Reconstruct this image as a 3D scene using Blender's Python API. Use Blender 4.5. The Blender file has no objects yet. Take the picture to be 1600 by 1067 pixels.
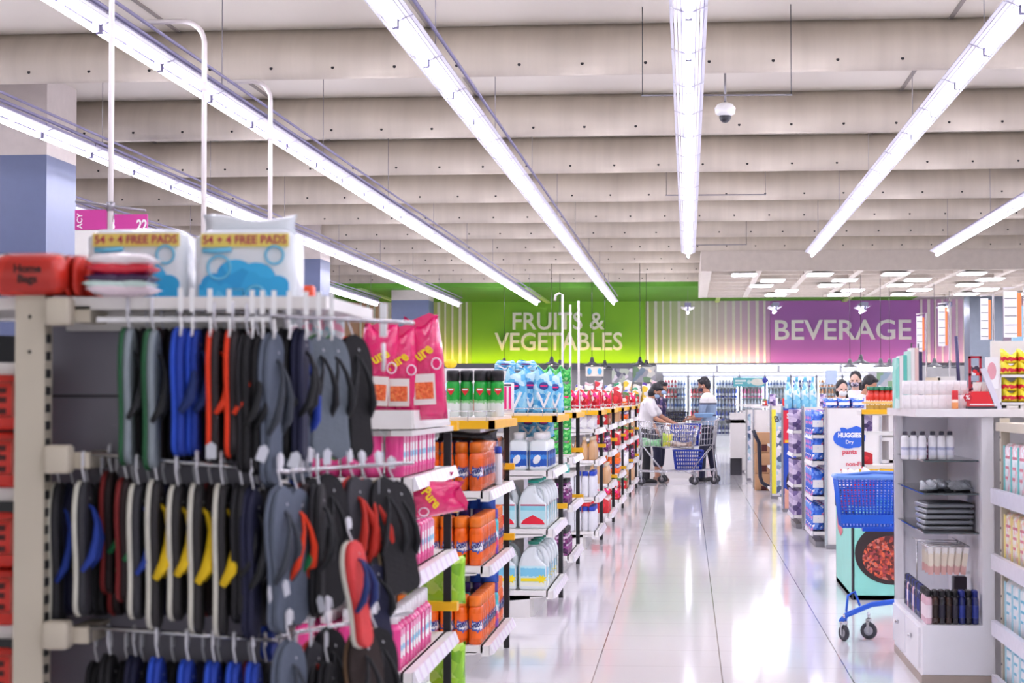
import bpy, bmesh, math, random
from mathutils import Vector, Matrix, Euler
random.seed(7)
sc = bpy.context.scene
COL = sc.collection
PI = math.pi
def R(d): return math.radians(d)

# ---------------- camera ----------------
FPX = 3000.0; YAW = 5.237; PITCH = 1.709; EYE = 1.35
cd = bpy.data.cameras.new('camera'); cam = bpy.data.objects.new('camera', cd); COL.objects.link(cam)
cd.sensor_width = 36; cd.lens = 36*FPX/1600; cd.clip_end = 200; cd.clip_start = .05
cam.location = (0, 0, EYE); cam.rotation_euler = (R(90+PITCH), 0, R(YAW))
cd.dof.use_dof = True; cd.dof.focus_distance = 16; cd.dof.aperture_fstop = 6.3
sc.camera = cam
CR = Euler((R(90+PITCH), 0, R(YAW))).to_matrix()
def at(px, py, Y):
    d = CR @ Vector(((px-800)/FPX, -(py-533.5)/FPX, -1)); t = Y/d.y
    return (d.x*t, Y, EYE+d.z*t)
def X(px, Y): return at(px, 623, Y)[0]
def Z(py, Y): return at(1000, py, Y)[2]

# ---------------- world, exposure ----------------
sc.view_settings.view_transform = 'Standard'; sc.view_settings.look = 'None'
sc.view_settings.gamma = 1; sc.view_settings.exposure = 0.76
w = bpy.data.worlds.new('world'); sc.world = w; w.use_nodes = True
w.node_tree.nodes['Background'].inputs[0].default_value = (.93, .95, 1, 1)
w.node_tree.nodes['Background'].inputs[1].default_value = .55
TUBE = 36.0
sc.cycles.max_bounces = 6; sc.cycles.diffuse_bounces = 4; sc.cycles.glossy_bounces = 3
sc.cycles.transparent_max_bounces = 16; sc.cycles.transmission_bounces = 3
sc.cycles.sample_clamp_indirect = 4; sc.cycles.use_denoising = True
sc.cycles.caustics_reflective = False; sc.cycles.caustics_refractive = False

# ---------------- materials ----------------
def lin(c):
    if isinstance(c, str):
        c = [int(c[i:i+2], 16)/255 for i in (0, 2, 4)]
        c = [x/12.92 if x <= .04045 else ((x+.055)/1.055)**2.4 for x in c]
    return (c[0], c[1], c[2], 1)
_mats = {}
def P(name, col, rough=.5, metal=0, noise=.12, nscale=8, stretch=(1, 1, 1), bump=0, bscale=40, trans=0, coat=0, emit=None, es=0):
    if name in _mats: return _mats[name]
    m = bpy.data.materials.new(name); m.use_nodes = True; nt = m.node_tree; N = nt.nodes; L = nt.links
    b = N['Principled BSDF']; b.inputs['Roughness'].default_value = rough; b.inputs['Metallic'].default_value = metal
    if trans: b.inputs['Transmission Weight'].default_value = trans
    if coat: b.inputs['Coat Weight'].default_value = coat; b.inputs['Coat Roughness'].default_value = .08
    c = lin(col)
    tc = N.new('ShaderNodeTexCoord'); mp = N.new('ShaderNodeMapping'); mp.inputs['Scale'].default_value = stretch
    L.new(tc.outputs['Object'], mp.inputs[0])
    if noise:
        n = N.new('ShaderNodeTexNoise'); n.inputs['Scale'].default_value = nscale; n.inputs['Detail'].default_value = 3
        L.new(mp.outputs[0], n.inputs[0])
        r = N.new('ShaderNodeMix'); r.data_type = 'RGBA'
        r.inputs['A'].default_value = [x*(1-noise) for x in c[:3]]+[1]
        r.inputs['B'].default_value = [min(1, x*(1+noise*.6)) for x in c[:3]]+[1]
        L.new(n.outputs['Fac'], r.inputs['Factor']); L.new(r.outputs['Result'], b.inputs['Base Color'])
    else: b.inputs['Base Color'].default_value = c
    if bump:
        n2 = N.new('ShaderNodeTexNoise'); n2.inputs['Scale'].default_value = bscale; L.new(mp.outputs[0], n2.inputs[0])
        bp = N.new('ShaderNodeBump'); bp.inputs['Strength'].default_value = bump; bp.inputs['Distance'].default_value = .01
        L.new(n2.outputs['Fac'], bp.inputs['Height']); L.new(bp.outputs[0], b.inputs['Normal'])
    if emit: b.inputs['Emission Color'].default_value = lin(emit); b.inputs['Emission Strength'].default_value = es
    _mats[name] = m; return m
def band(name, stops, rough=.35, axis='Z', noise=0, gen=True):
    """printed packaging: bands of colour by height (constant) across the object's own bounds"""
    if name in _mats: return _mats[name]
    m = P(name, 'FFFFFF', rough, noise=0); nt = m.node_tree; N = nt.nodes; L = nt.links; b = N['Principled BSDF']
    tc = N['Texture Coordinate']; s = N.new('ShaderNodeSeparateXYZ'); L.new(tc.outputs['Generated'], s.inputs[0])
    r = N.new('ShaderNodeValToRGB'); r.color_ramp.interpolation = 'CONSTANT'; e = r.color_ramp.elements
    e[0].position = stops[0][0]; e[0].color = lin(stops[0][1])
    e[1].position = stops[1][0]; e[1].color = lin(stops[1][1])
    for p, c in stops[2:]:
        k = e.new(p); k.color = lin(c)
    if noise:
        n = N.new('ShaderNodeTexNoise'); n.inputs['Scale'].default_value = 6; L.new(tc.outputs['Generated'], n.inputs[0])
        ma = N.new('ShaderNodeMath'); ma.operation = 'MULTIPLY_ADD'; ma.inputs[1].default_value = noise
        L.new(n.outputs['Fac'], ma.inputs[0]); L.new(s.outputs[axis], ma.inputs[2])
        ms = N.new('ShaderNodeMath'); ms.operation = 'SUBTRACT'; ms.inputs[1].default_value = noise*.5
        L.new(ma.outputs[0], ms.inputs[0]); L.new(ms.outputs[0], r.inputs[0])
    else: L.new(s.outputs[axis], r.inputs[0])
    L.new(r.outputs[0], b.inputs['Base Color']); return m
def mottle(name, cols, scale=20, rough=.3, bump=.4):
    """several print colours in irregular patches"""
    if name in _mats: return _mats[name]
    m = P(name, 'FFFFFF', rough, noise=0, bump=bump, bscale=scale); nt = m.node_tree; N = nt.nodes; L = nt.links
    v = N.new('ShaderNodeTexVoronoi'); v.inputs['Scale'].default_value = scale; L.new(N['Texture Coordinate'].outputs['Object'], v.inputs[0])
    s = N.new('ShaderNodeSeparateColor'); L.new(v.outputs['Color'], s.inputs[0])
    r = N.new('ShaderNodeValToRGB'); r.color_ramp.interpolation = 'CONSTANT'; e = r.color_ramp.elements
    e[0].color = lin(cols[0]); e[1].color = lin(cols[1]); e[1].position = 1/len(cols)
    for i, c in enumerate(cols[2:]): e.new((i+2)/len(cols)).color = lin(c)
    L.new(s.outputs[0], r.inputs[0]); L.new(r.outputs[0], N['Principled BSDF'].inputs['Base Color']); return m
def stripes(name, cols, axis=0, scale=10, ratio=.5, rough=.6):
    if name in _mats: return _mats[name]
    m = P(name, 'FFFFFF', rough, noise=0); nt = m.node_tree; N = nt.nodes; L = nt.links
    s = N.new('ShaderNodeSeparateXYZ'); L.new(N['Texture Coordinate'].outputs['Object'], s.inputs[0])
    a = N.new('ShaderNodeMath'); a.operation = 'MULTIPLY'; a.inputs[1].default_value = scale; L.new(s.outputs[axis], a.inputs[0])
    f = N.new('ShaderNodeMath'); f.operation = 'FRACT'; L.new(a.outputs[0], f.inputs[0])
    r = N.new('ShaderNodeValToRGB'); r.color_ramp.interpolation = 'CONSTANT'; e = r.color_ramp.elements
    e[0].color = lin(cols[0]); e[1].color = lin(cols[1]); e[1].position = ratio
    L.new(f.outputs[0], r.inputs[0]); L.new(r.outputs[0], N['Principled BSDF'].inputs['Base Color']); return m
def emis(name, col, st):
    if name in _mats: return _mats[name]
    m = bpy.data.materials.new(name); m.use_nodes = True; nt = m.node_tree
    nt.nodes.remove(nt.nodes['Principled BSDF']); e = nt.nodes.new('ShaderNodeEmission')
    e.inputs[0].default_value = lin(col); e.inputs[1].default_value = st
    nt.links.new(e.outputs[0], nt.nodes['Material Output'].inputs[0]); _mats[name] = m; return m
def clear(name, tint=(.97, .99, 1), gloss=.12, rough=.03, ior=1.45):
    if name in _mats: return _mats[name]
    m = bpy.data.materials.new(name); m.use_nodes = True; nt = m.node_tree; N = nt.nodes; L = nt.links
    N.remove(N['Principled BSDF']); t = N.new('ShaderNodeBsdfTransparent'); t.inputs[0].default_value = (*tint, 1)
    g = N.new('ShaderNodeBsdfGlossy'); g.inputs['Roughness'].default_value = rough
    fr = N.new('ShaderNodeFresnel'); fr.inputs[0].default_value = ior
    ma = N.new('ShaderNodeMath'); ma.operation = 'ADD'; ma.inputs[1].default_value = gloss*.3; L.new(fr.outputs[0], ma.inputs[0])
    mx = N.new('ShaderNodeMixShader'); L.new(ma.outputs[0], mx.inputs[0]); L.new(t.outputs[0], mx.inputs[1]); L.new(g.outputs[0], mx.inputs[2])
    L.new(mx.outputs[0], N['Material Output'].inputs[0]); _mats[name] = m; return m

WHITE = P('white_enamel', 'EDEAE6', .35, noise=.05)
CREAM = P('cream_enamel', 'CFC6B2', .45, noise=.08)
GREYM = P('grey_metal', '8E8B90', .35, .6, noise=.1)
CHROME = P('chrome', 'C8C8CC', .2, 1, noise=.05)
BLACK = P('black_plastic', '17161A', .4)
DARK = P('dark_grey', '3A3A40', .5)
YEL = P('yellow_plastic', 'F2B705', .4)
TAG = stripes('price_tags', ('F4F1F5', 'E6D8EA'), 1, 7, .7, .3)
TAGX = stripes('price_tags_x', ('F6F1F6', 'B9B4D8'), 0, 9, .72, .3)
PINK = P('pink_print', 'E8257E', .35, bump=.2)
GLASS = clear('glass')
FILM = clear('shrink_film', (1, 1, 1), .05, .1, 1.08)
WPL = P('white_plastic', 'F4F4F4', .3, noise=.03)

# ---------------- mesh helpers ----------------
class MB:
    def __init__(s): s.v = []; s.f = []; s.m = []; s.s = []
    def add(s, vs, fs, mi=0, sm=False):
        o = len(s.v); s.v += [tuple(q) for q in vs]
        for f in fs: s.f.append(tuple(o+i for i in f)); s.m.append(mi); s.s.append(sm)
        return s
    def box(s, x0, y0, z0, x1, y1, z1, mi=0):
        v = [(x, y, z) for z in (z0, z1) for y in (y0, y1) for x in (x0, x1)]
        return s.add(v, [(0, 2, 3, 1), (4, 5, 7, 6), (0, 1, 5, 4), (2, 6, 7, 3), (0, 4, 6, 2), (1, 3, 7, 5)], mi)
    def rprism(s, w, d, z0, z1, r=.01, mi=0, cx=0, cy=0, seg=3, top=1.0, ch=.15):
        pts = []
        for k, (sx, sy) in enumerate(((1, 1), (-1, 1), (-1, -1), (1, -1))):
            for j in range(seg+1):
                a = (k+j/seg)*PI/2; pts.append((sx*(w/2-r)+r*math.cos(a), sy*(d/2-r)+r*math.sin(a)))
        c = min(r*.7, (z1-z0)*.2); n = len(pts); vs = []
        q = max(.01, 1-2*c/min(w, d)*.7)
        for z, k in ((z0, q), (z0+c, 1), (z1-c, top), (z1, top*q)):
            vs += [(cx+x*k, cy+y*k, z) for x, y in pts]
        fs = [tuple(range(n))[::-1], tuple(3*n+i for i in range(n))]
        s.add(vs, fs, mi)
        o = len(s.v)-4*n
        for l in range(3):
            for i in range(n):
                j = (i+1) % n; s.f.append((o+l*n+i, o+l*n+j, o+(l+1)*n+j, o+(l+1)*n+i)); s.m.append(mi); s.s.append(True)
        return s
    def lathe(s, prof, seg=16, cx=0, cy=0, mi=0, sx=1, sy=1):
        vs = []; n = len(prof)
        for r, z in prof:
            vs += [(cx+sx*r*math.cos(2*PI*i/seg), cy+sy*r*math.sin(2*PI*i/seg), z) for i in range(seg)]
        fs = []
        for l in range(n-1):
            for i in range(seg):
                j = (i+1) % seg; fs.append((l*seg+i, l*seg+j, (l+1)*seg+j, (l+1)*seg+i))
        s.add(vs, fs, mi, True); o = len(s.v)-n*seg
        s.f.append(tuple(o+i for i in range(seg))[::-1]); s.m.append(mi); s.s.append(False)
        s.f.append(tuple(o+(n-1)*seg+i for i in range(seg))); s.m.append(mi); s.s.append(False)
        return s
    def tube(s, path, r, seg=8, mi=0, closed=False, flat=1.0):
        path = [Vector(p) for p in path]; n = len(path); rs = r if isinstance(r, (list, tuple)) else [r]*n
        vs = []; up = None
        for i, p in enumerate(path):
            a = path[max(0, i-1)] if not closed else path[i-1]; b = path[min(n-1, i+1)] if not closed else path[(i+1) % n]
            t = (b-a).normalized() if (b-a).length > 1e-9 else Vector((0, 0, 1))
            if up is None: up = Vector((0, 0, 1)) if abs(t.z) < .9 else Vector((1, 0, 0))
            u = (up-t*up.dot(t))
            u = u.normalized() if u.length > 1e-6 else t.orthogonal().normalized()
            w_ = t.cross(u); up = u
            vs += [p+u*rs[i]*math.cos(2*PI*k/seg)+w_*rs[i]*flat*math.sin(2*PI*k/seg) for k in range(seg)]
        fs = []
        for l in range(n if closed else n-1):
            for k in range(seg):
                j = (k+1) % seg; l2 = (l+1) % n; fs.append((l*seg+k, l*seg+j, l2*seg+j, l2*seg+k))
        if not closed: fs += [tuple(range(seg))[::-1], tuple((n-1)*seg+k for k in range(seg))]
        return s.add(vs, fs, mi, True)
    def prism(s, pts, axis, a, b, mi=0, sm=False):
        """outline pts extruded along axis from a to b"""
        n = len(pts)
        def mk(p, q): return {'x': (q, p[0], p[1]), 'y': (p[0], q, p[1]), 'z': (p[0], p[1], q)}[axis]
        vs = [mk(p, a) for p in pts]+[mk(p, b) for p in pts]
        fs = [tuple(range(n)), tuple(n+i for i in range(n))[::-1]]
        s.add(vs, fs, mi); o = len(s.v)-2*n
        for i in range(n):
            j = (i+1) % n; s.f.append((o+i, o+n+i, o+n+j, o+j)); s.m.append(mi); s.s.append(sm)
        return s
    def ell(s, c, r, mi=0, nu=14, nv=8, rot=None):
        vs = []; c = Vector(c)
        M = Euler(rot).to_matrix() if rot else Matrix.Identity(3)
        for j in range(nv+1):
            th = PI*j/nv
            for i in range(nu):
                ph = 2*PI*i/nu
                vs.append(c+M @ Vector((r[0]*math.sin(th)*math.cos(ph), r[1]*math.sin(th)*math.sin(ph), r[2]*math.cos(th))))
        fs = []
        for j in range(nv):
            for i in range(nu):
                k = (i+1) % nu; fs.append((j*nu+i, (j+1)*nu+i, (j+1)*nu+k, j*nu+k))
        return s.add(vs, fs, mi, True)
    def pillow(s, w, h, d, ex=.4, nx=10, nz=12, wr=.004, mi=0, z0=0, pinch=0, seed=1):
        """a stuffed bag: two bulged sheets that meet at the sealed edges"""
        for sg in (-1, 1):
            vs = []
            for j in range(nz+1):
                v = j/nz
                for i in range(nx+1):
                    u = i/nx
                    t = d/2*(max(0, math.sin(PI*u))**ex)*(max(0, math.sin(PI*v))**ex)
                    t += wr*math.sin(seed*3.1+u*17+v*9*sg)*math.sin(v*21+seed+u*5)*(math.sin(PI*u)*math.sin(PI*v))**.5
                    ww = w*(1-pinch*max(0, v-.6)/.4)*(1-.06*math.sin(PI*v))
                    vs.append(((u-.5)*ww, sg*t, z0+v*h+.01*wr/.004*math.sin(u*6+seed)*v))
            fs = []
            for j in range(nz):
                for i in range(nx):
                    a = j*(nx+1)+i; q = (a, a+1, a+nx+2, a+nx+1); fs.append(q if sg < 0 else q[::-1])
            s.add(vs, fs, mi, True)
        return s
    def build(s, name, mats, parent=None, loc=(0, 0, 0), rot=(0, 0, 0), link=True, fix=True):
        me = bpy.data.meshes.new(name); me.from_pydata(s.v, [], s.f)
        for m in (mats if isinstance(mats, (list, tuple)) else [mats]): me.materials.append(m)
        me.polygons.foreach_set('material_index', s.m); me.polygons.foreach_set('use_smooth', s.s)
        bm = bmesh.new(); bm.from_mesh(me); bmesh.ops.remove_doubles(bm, verts=bm.verts, dist=1e-5)
        if fix: bmesh.ops.recalc_face_normals(bm, faces=bm.faces)
        bm.to_mesh(me); bm.free(); me.update()
        o = bpy.data.objects.new(name, me); o.location = loc; o.rotation_euler = rot
        if parent is not None: o.parent = parent
        if link and not (parent is not None and parent.get('_proto')): COL.objects.link(o)
        if parent is not None and parent.get('_proto') or not link: o['_proto'] = 1; KIDS.setdefault(parent.name if parent else '', []).append(o)
        return o
KIDS = {}
def tag(o, label=None, cat=None, group=None, kind=None):
    if label: o['label'] = label
    if cat: o['category'] = cat
    if group: o['group'] = group
    if kind: o['kind'] = kind
    return o
def empty(name, loc=(0, 0, 0), rz=0, label=None, cat=None, group=None):
    o = bpy.data.objects.new(name, None); o.empty_display_size = .1; o.location = loc; o.rotation_euler = (0, 0, rz)
    COL.objects.link(o); return tag(o, label, cat, group)
def proto(name):
    """an unlinked source; only its copies are put in the shop"""
    o = bpy.data.objects.new(name, None); o['_proto'] = 1; KIDS[o.name] = []; return o
def put(p, loc, rz=0, label=None, cat=None, group=None, s=1, parent=None, rx=0, ry=0):
    c = p.copy(); c.location = loc; c.rotation_euler = (rx, ry, rz); c.scale = (s, s, s) if not isinstance(s, tuple) else s
    if '_proto' in c: del c['_proto']
    COL.objects.link(c); c.parent = parent; tag(c, label, cat, group)
    def rec(a, b):
        for k in KIDS.get(a.name, []):
            q = k.copy(); q.parent = b
            if '_proto' in q: del q['_proto']
            COL.objects.link(q); rec(k, q)
    rec(p, c); return c
def solo(mb, name, mats):
    """proto that is one mesh (may get child parts)"""
    o = mb.build(name, mats, link=False); KIDS.setdefault(o.name, []); return o
def S(name, mb, mats, **k):
    o = mb.build(name, mats, **k); o['kind'] = 'structure'; return o
def lettering(s, size, m, parent=None, loc=(0, 0, 0), rot=(PI/2, 0, 0), ext=.0008, bold=0, name='lettering', align='CENTER', sx=1):
    c = bpy.data.curves.new(name, 'FONT'); c.body = s; c.size = size; c.extrude = ext; c.offset = bold*size
    c.align_x = align; c.align_y = 'CENTER'; c.resolution_u = 3; c.materials.append(m)
    f_ = bpy.data.objects.new(name, c); COL.objects.link(f_); bpy.context.view_layer.update()
    me = bpy.data.meshes.new_from_object(f_.evaluated_get(bpy.context.evaluated_depsgraph_get())); bpy.data.objects.remove(f_); bpy.data.curves.remove(c); me.name = name
    o = bpy.data.objects.new(name, me); o.location = loc; o.rotation_euler = rot; o.scale = (sx, 1, 1); o.parent = parent
    if parent is not None and parent.get('_proto'): o['_proto'] = 1; KIDS.setdefault(parent.name, []).append(o); KIDS.setdefault(o.name, [])
    else: COL.objects.link(o)
    return o
ORD = ('first second third fourth fifth sixth seventh eighth ninth tenth eleventh twelfth thirteenth fourteenth fifteenth sixteenth seventeenth eighteenth nineteenth twentieth '
       'twenty-first twenty-second twenty-third twenty-fourth twenty-fifth twenty-sixth twenty-seventh twenty-eighth twenty-ninth thirtieth').split()
# ================= the shell =================
YW = 57.0; XL = -14.0; XR = 14.0; HC = EYE+3.48; HB = EYE+3.0
def floor_mat():
    m = P('glossy_floor_tile', 'F1EFF2', .085, noise=.04, nscale=.6); nt = m.node_tree; N = nt.nodes; L = nt.links
    b = N['Principled BSDF']; src = b.inputs['Base Color'].links[0].from_socket
    s = N.new('ShaderNodeSeparateXYZ'); L.new(N['Texture Coordinate'].outputs['Object'], s.inputs[0])
    def joint(axis, off, wdt):
        a = N.new('ShaderNodeMath'); a.operation = 'MULTIPLY_ADD'; a.inputs[1].default_value = 1/.622; a.inputs[2].default_value = off; L.new(s.outputs[axis], a.inputs[0])
        f = N.new('ShaderNodeMath'); f.operation = 'FRACT'; L.new(a.outputs[0], f.inputs[0])
        c = N.new('ShaderNodeMath'); c.operation = 'LESS_THAN'; c.inputs[1].default_value = wdt; L.new(f.outputs[0], c.inputs[0]); return c.outputs[0]
    jx = joint(0, -.158/.622+20, .009); jy = joint(1, .3, .010)
    m1 = N.new('ShaderNodeMix'); m1.data_type = 'RGBA'; m1.inputs['B'].default_value = lin('CFC8C8'); L.new(jy, m1.inputs['Factor']); L.new(src, m1.inputs['A'])
    m2 = N.new('ShaderNodeMix'); m2.data_type = 'RGBA'; m2.inputs['B'].default_value = lin('4A4540'); L.new(jx, m2.inputs['Factor']); L.new(m1.outputs['Result'], m2.inputs['A'])
    L.new(m2.outputs['Result'], b.inputs['Base Color']); b.inputs['Specular IOR Level'].default_value = .6
    # slight tilt of each tile
    wn = N.new('ShaderNodeTexWhiteNoise')
    return m
S('floor', MB().box(XL, -8, -.1, XR, YW, 0), floor_mat())
CEI = P('painted_ceiling', 'D9D2C6', .8, noise=.06, nscale=.7)
S('ceiling', MB().box(XL, -8, HC, XR, YW, HC+.1), CEI)
BEAM = P('painted_beam', 'C9BFB0', .85, noise=.2, nscale=3.2, stretch=(2.2, .3, .12))
beams = [HB2*1.0 for HB2 in (6.2, 9.8, 13.6, 17.5, 21.6, 25.2, 28.9, 32.3, 35.5, 38.8, 42.2, 45.6, 49.0)]
for k, y in enumerate(beams):
    if y < 12: continue
    H = HC-HB; pr = []
    for j in range(9):                                   # concave sheet that curls forward at the bottom
        t = j/8; pr.append((y+.34*(1-math.cos(R(75-115*t))), HC-H*t))
    pr += [(y+.17, HB-.01), (y+.34, HB+.05), (y+.38, HC)]
    mb = MB().prism([(p[0], p[1]) for p in pr], 'x', XL, XR, 0, True)
    for i in range(-22, 23):
        x = i*.58+(.2 if k % 2 else 0)
        a = .016; mb.add([(x+a*math.cos(q*PI/4), y+.022, HB+.075+a*math.sin(q*PI/4)) for q in range(8)], [tuple(range(8))], 1)
    S('beam_%d' % (k+1), mb, [BEAM, BLACK])
# seams in the flat ceiling strips
SEAM = P('seam_grey', '8C847E', .8)
mb = MB()
for i in range(-6, 7):
    mb.box(i*2.4-.02, 8, HC-.012, i*2.4+.02, 49, HC)
S('trim_1', mb, SEAM)
WALLW = P('wall_paint', 'DAD6DA', .7)
S('wall_back', MB().box(XL, YW, 0, XR, YW+.2, HC), WALLW)
S('wall_left', MB().box(XL-.2, -8, 0, XL, YW, HC), WALLW)
S('wall_right', MB().box(XR, -8, 0, XR+.2, YW, HC), WALLW)

# mural panels on the far wall
def panel(n, px0, px1, y0, y1, m, dy=.05):
    a = at(px0, y0, YW-dy); b = at(px1, y1, YW-dy)
    return S(n, MB().box(a[0], YW-dy, b[2], b[0], YW, a[2]), m)
zt, zb = Z(470, YW), Z(569, YW)
GRN = P('leaf_green_wall', '8CC83C', .7, noise=.06, nscale=.5)
PUR = P('purple_wall', 'BE78CA', .7, noise=.1, nscale=.5)
def smooth_stripes(name, cols, scale, a, b):
    """painted slats: white strips over a field that changes from one paint colour to the next along x"""
    m = P(name, 'FFFFFF', .7, noise=0); nt = m.node_tree; N = nt.nodes; L = nt.links
    s = N.new('ShaderNodeSeparateXYZ'); L.new(N['Texture Coordinate'].outputs['Object'], s.inputs[0])
    mr = N.new('ShaderNodeMapRange'); mr.inputs['From Min'].default_value = a; mr.inputs['From Max'].default_value = b; L.new(s.outputs[0], mr.inputs[0])
    r = N.new('ShaderNodeValToRGB'); e = r.color_ramp.elements; e[0].color = lin(cols[0]); e[1].color = lin(cols[-1])
    for i, c in enumerate(cols[1:-1]): e.new((i+1)/(len(cols)-1)).color = lin(c)
    L.new(mr.outputs[0], r.inputs[0]); L.new(r.outputs[0], N['Principled BSDF'].inputs['Base Color']); return m
def mural_stripes(n, px0, px1, cols, k):
    x0, x1 = X(px0, YW), X(px1, YW); m = smooth_stripes('slat_wall_%s' % n, cols, 1, x0, x1)
    S('wall_panel_%s' % n, MB().box(x0, YW-.05, zb, x1, YW, zt), m)
    mb = MB(); wd = (x1-x0)/k
    for i in range(k): mb.box(x0+wd*(i+.2), YW-.1, zb, x0+wd*(i+.5+.1*math.sin(i*1.9)), YW-.05, zt)
    S('trim_%s' % n, mb, P('white_slat', 'F1EDEA', .6))
panel('wall_green', 737, 1008, 470, 569, GRN, .06)
panel('wall_purple', 1203, 1436, 470, 569, PUR, .06)
mural_stripes('2', 560, 737, ['D9A489', 'E2C9A0', 'C9D08E', '9CC45A'], 16)
mural_stripes('3', 1008, 1203, ['A8C46C', 'D6DCC0', 'E4D2E0', 'CFA3D2'], 16)
mural_stripes('4', 1436, 1525, ['B97CC2', 'E0B7DD', 'E9CFE0'], 8)
S('wall_far_left', MB().box(XL, YW-.06, zb, X(560, YW), YW, zt), P('salmon_wall', 'E3B39A', .7))
S('wall_far_right', MB().box(X(1525, YW), YW-.06, zb, XR, YW, zt), P('pale_lilac_wall', 'D8C3DC', .7))
LT = P('raised_letter_white', 'FFFFFF', .5, noise=0)
def wallword(s, px, py, hpx, label, wpx):
    a = at(px, py, YW-.12); o = lettering(s, 1, LT, None, a, ext=.05, bold=.012, name='wall_lettering')
    xs = [v.co.x for v in o.data.vertices]
    k = hpx*YW/FPX/.69; wx = wpx*YW/FPX; o.scale = (wx/(max(xs)-min(xs)), k, k*.9)
    o.location = (a[0], YW-.10, a[2]); tag(o, label, 'sign lettering')
wallword('FRUITS &', 871, 503, 26, 'raised white words FRUITS & on the green wall, upper line', 144)
wallword('VEGETABLES', 873, 535, 27, 'raised white word VEGETABLES on the green wall, lower line', 200)
wallword('BEVERAGE', 1316, 517, 30, 'raised white word BEVERAGE on the purple wall', 208)
# ledge with a cove light tucked behind it (washes the wall from below)
x0, x1 = X(560, 56), X(1530, 56)
S('trim_5', MB().box(XL, 56.35, zb-.16, XR, YW, zb-.03).box(XL, 56.30, zb-.16, XR, 56.35, zb+.02), P('ledge_grey', '8A8794', .5))
def cove(px0, px1, col, st, lab):
    o = MB().box(X(px0, 56.7), 56.62, zb-.025, X(px1, 56.7), 56.7, zb+.01).build('cove_light', emis('cove_'+col, col, st))
    tag(o, lab, 'light')
cove(565, 1008, 'FFD838', 11, 'warm yellow strip light on the ledge below the green wall')
cove(1008, 1203, 'FFE0B0', 11, 'warm strip light on the ledge below the striped wall')
cove(1203, 1530, 'FFC8B8', 6, 'peach strip light on the ledge below the purple wall')
# green slatted ceiling near the far wall
G2 = P('green_slat', '5FA02C', .6); mb = MB(); zs = Z(473, YW)+.04
for i in range(22): y = 49.6+i*.34; mb.box(X(560, 50)-4, y, zs, 6.5, y+.15, zs+.16)
for x in (-8.6, -4.2, .8, 4.5): mb.box(x, 49.5, zs-.05, x+.12, YW, zs, 1)
tag(mb.build('slatted_canopy', [G2, P('pale_green_rail', 'B7D98C', .6)]), 'green slatted drop ceiling hanging before the far wall', 'canopy')
# coffered white drop ceiling, right
YA, YB = 39.0, 49.4; zc = Z(424, YA); zc2 = Z(465, YB); XA = X(1096, YA)
zc = (zc+zc2)/2
FASC = P('drop_ceiling_white', 'D9D0C6', .6)
mb = MB().box(XA, YA, zc-.01, XR, YA+.1, zc+.45).box(XA, YA+.1, zc-.01, XA+.1, YB, zc+.45)
mb.box(XA+.1, YA+.1, zc+.1, XR, YB, zc+.14)
for i in range(14): x = XA+.1+i*1.02; mb.box(x, YA+.1, zc, x+.12, YB, zc+.1)
for j in range(9): y = YA+.1+j*1.28; mb.box(XA+.1, y, zc+.002, XR, y+.10, zc+.1)
S('ceiling_panel_1', mb, FASC)
dl = proto('ceiling_downlight'); MB().box(-.27, -.44, -.02, .27, .44, .0).build('frame', WHITE, dl)
MB().box(-.24, -.41, -.03, .24, .41, -.021).build('diffuser', emis('panel_glow', 'F6F4FF', 16), dl)
for r_, (j, off) in enumerate(((0, 0), (2, 1), (4, 0), (5, 1), (6, 0))):
    for i in range(6):
        x = XA+.9+1.55*i+.42*(r_ % 2)+.25*r_; y = YA+1.1+1.95*r_
        if x > 12: continue
        put(dl, (x, y, zc-.002), 0, 'square glowing downlight, %s from the left in the %s row of the white drop ceiling' % (ORD[i], ORD[r_]), 'ceiling light', 'square downlights in the drop ceiling')
# columns
COLM = P('blue_grey_column', '58617E', .45, noise=.08); COLB = P('beige_column', 'B8AFA9', .8)
for k, y in enumerate((20.0, 35.4, 50.5)):
    x1 = -6.85; z = EYE+2.62
    S('column_%d' % (k+1), MB().box(x1-1, y, 0, x1, y+1.0, z, 0).box(x1-1, y, z, x1, y+1, HC, 1), [COLM, COLB])
S('column_4', MB().box(X(1516, 50), 50, 0, X(1568, 50), 51, HC, 0), [P('grey_column', '6E7684', .5)])
S('column_5', MB().box(7.3, 35, 0, 8.3, 36, HC, 0), [P('grey_column', '8C93A0', .5)])

# ================= light rows =================
HL = EYE+2.5; PITCHL = 1.5
TUBEM = emis('tube_glow', 'F1EEFF', TUBE)
RIB = P('ribbed_reflector', 'A9A7B2', .4, noise=.03); TRAY = P('lilac_tray', '8F8AA8', .5)
lum = proto('strip_light')
pr = [(-.13, .0), (-.13, .012)]
MB().box(-.06, 0, .02, .06, 1.46, .09).build('housing', TRAY, lum)
mb = MB()
for sx in (-1, 1):
    for q in range(4):
        a = .025+q*.026; b = a+.021; z0 = -.004+q*.009; z1 = -.004+(q+1)*.009
        mb.prism([(sx*a, z0), (sx*b, z1), (sx*b, z1+.006), (sx*a, z0+.006)], 'y', 0, 1.46)
mb.build('reflector', RIB, lum)
MB().tube([(0, .03, -.042), (0, 1.42, -.042)], .019, 8).build('tube', TUBEM, lum)
for y in (.02, .73, 1.44): MB().box(-.022, y-.010, -.055, .022, y+.010, .02).build('lamp_holder', TRAY, lum)
ROWS = [(-8.15, 12, 50), (-6.05, 9, 50.5), (-3.93, 6.5, 50), (-1.92, 5, 50), (.01, -1, 33.4), (2.13, -1, 33.4), (4.25, -1, 33.4), (6.37, 6, 33.4)]
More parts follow.
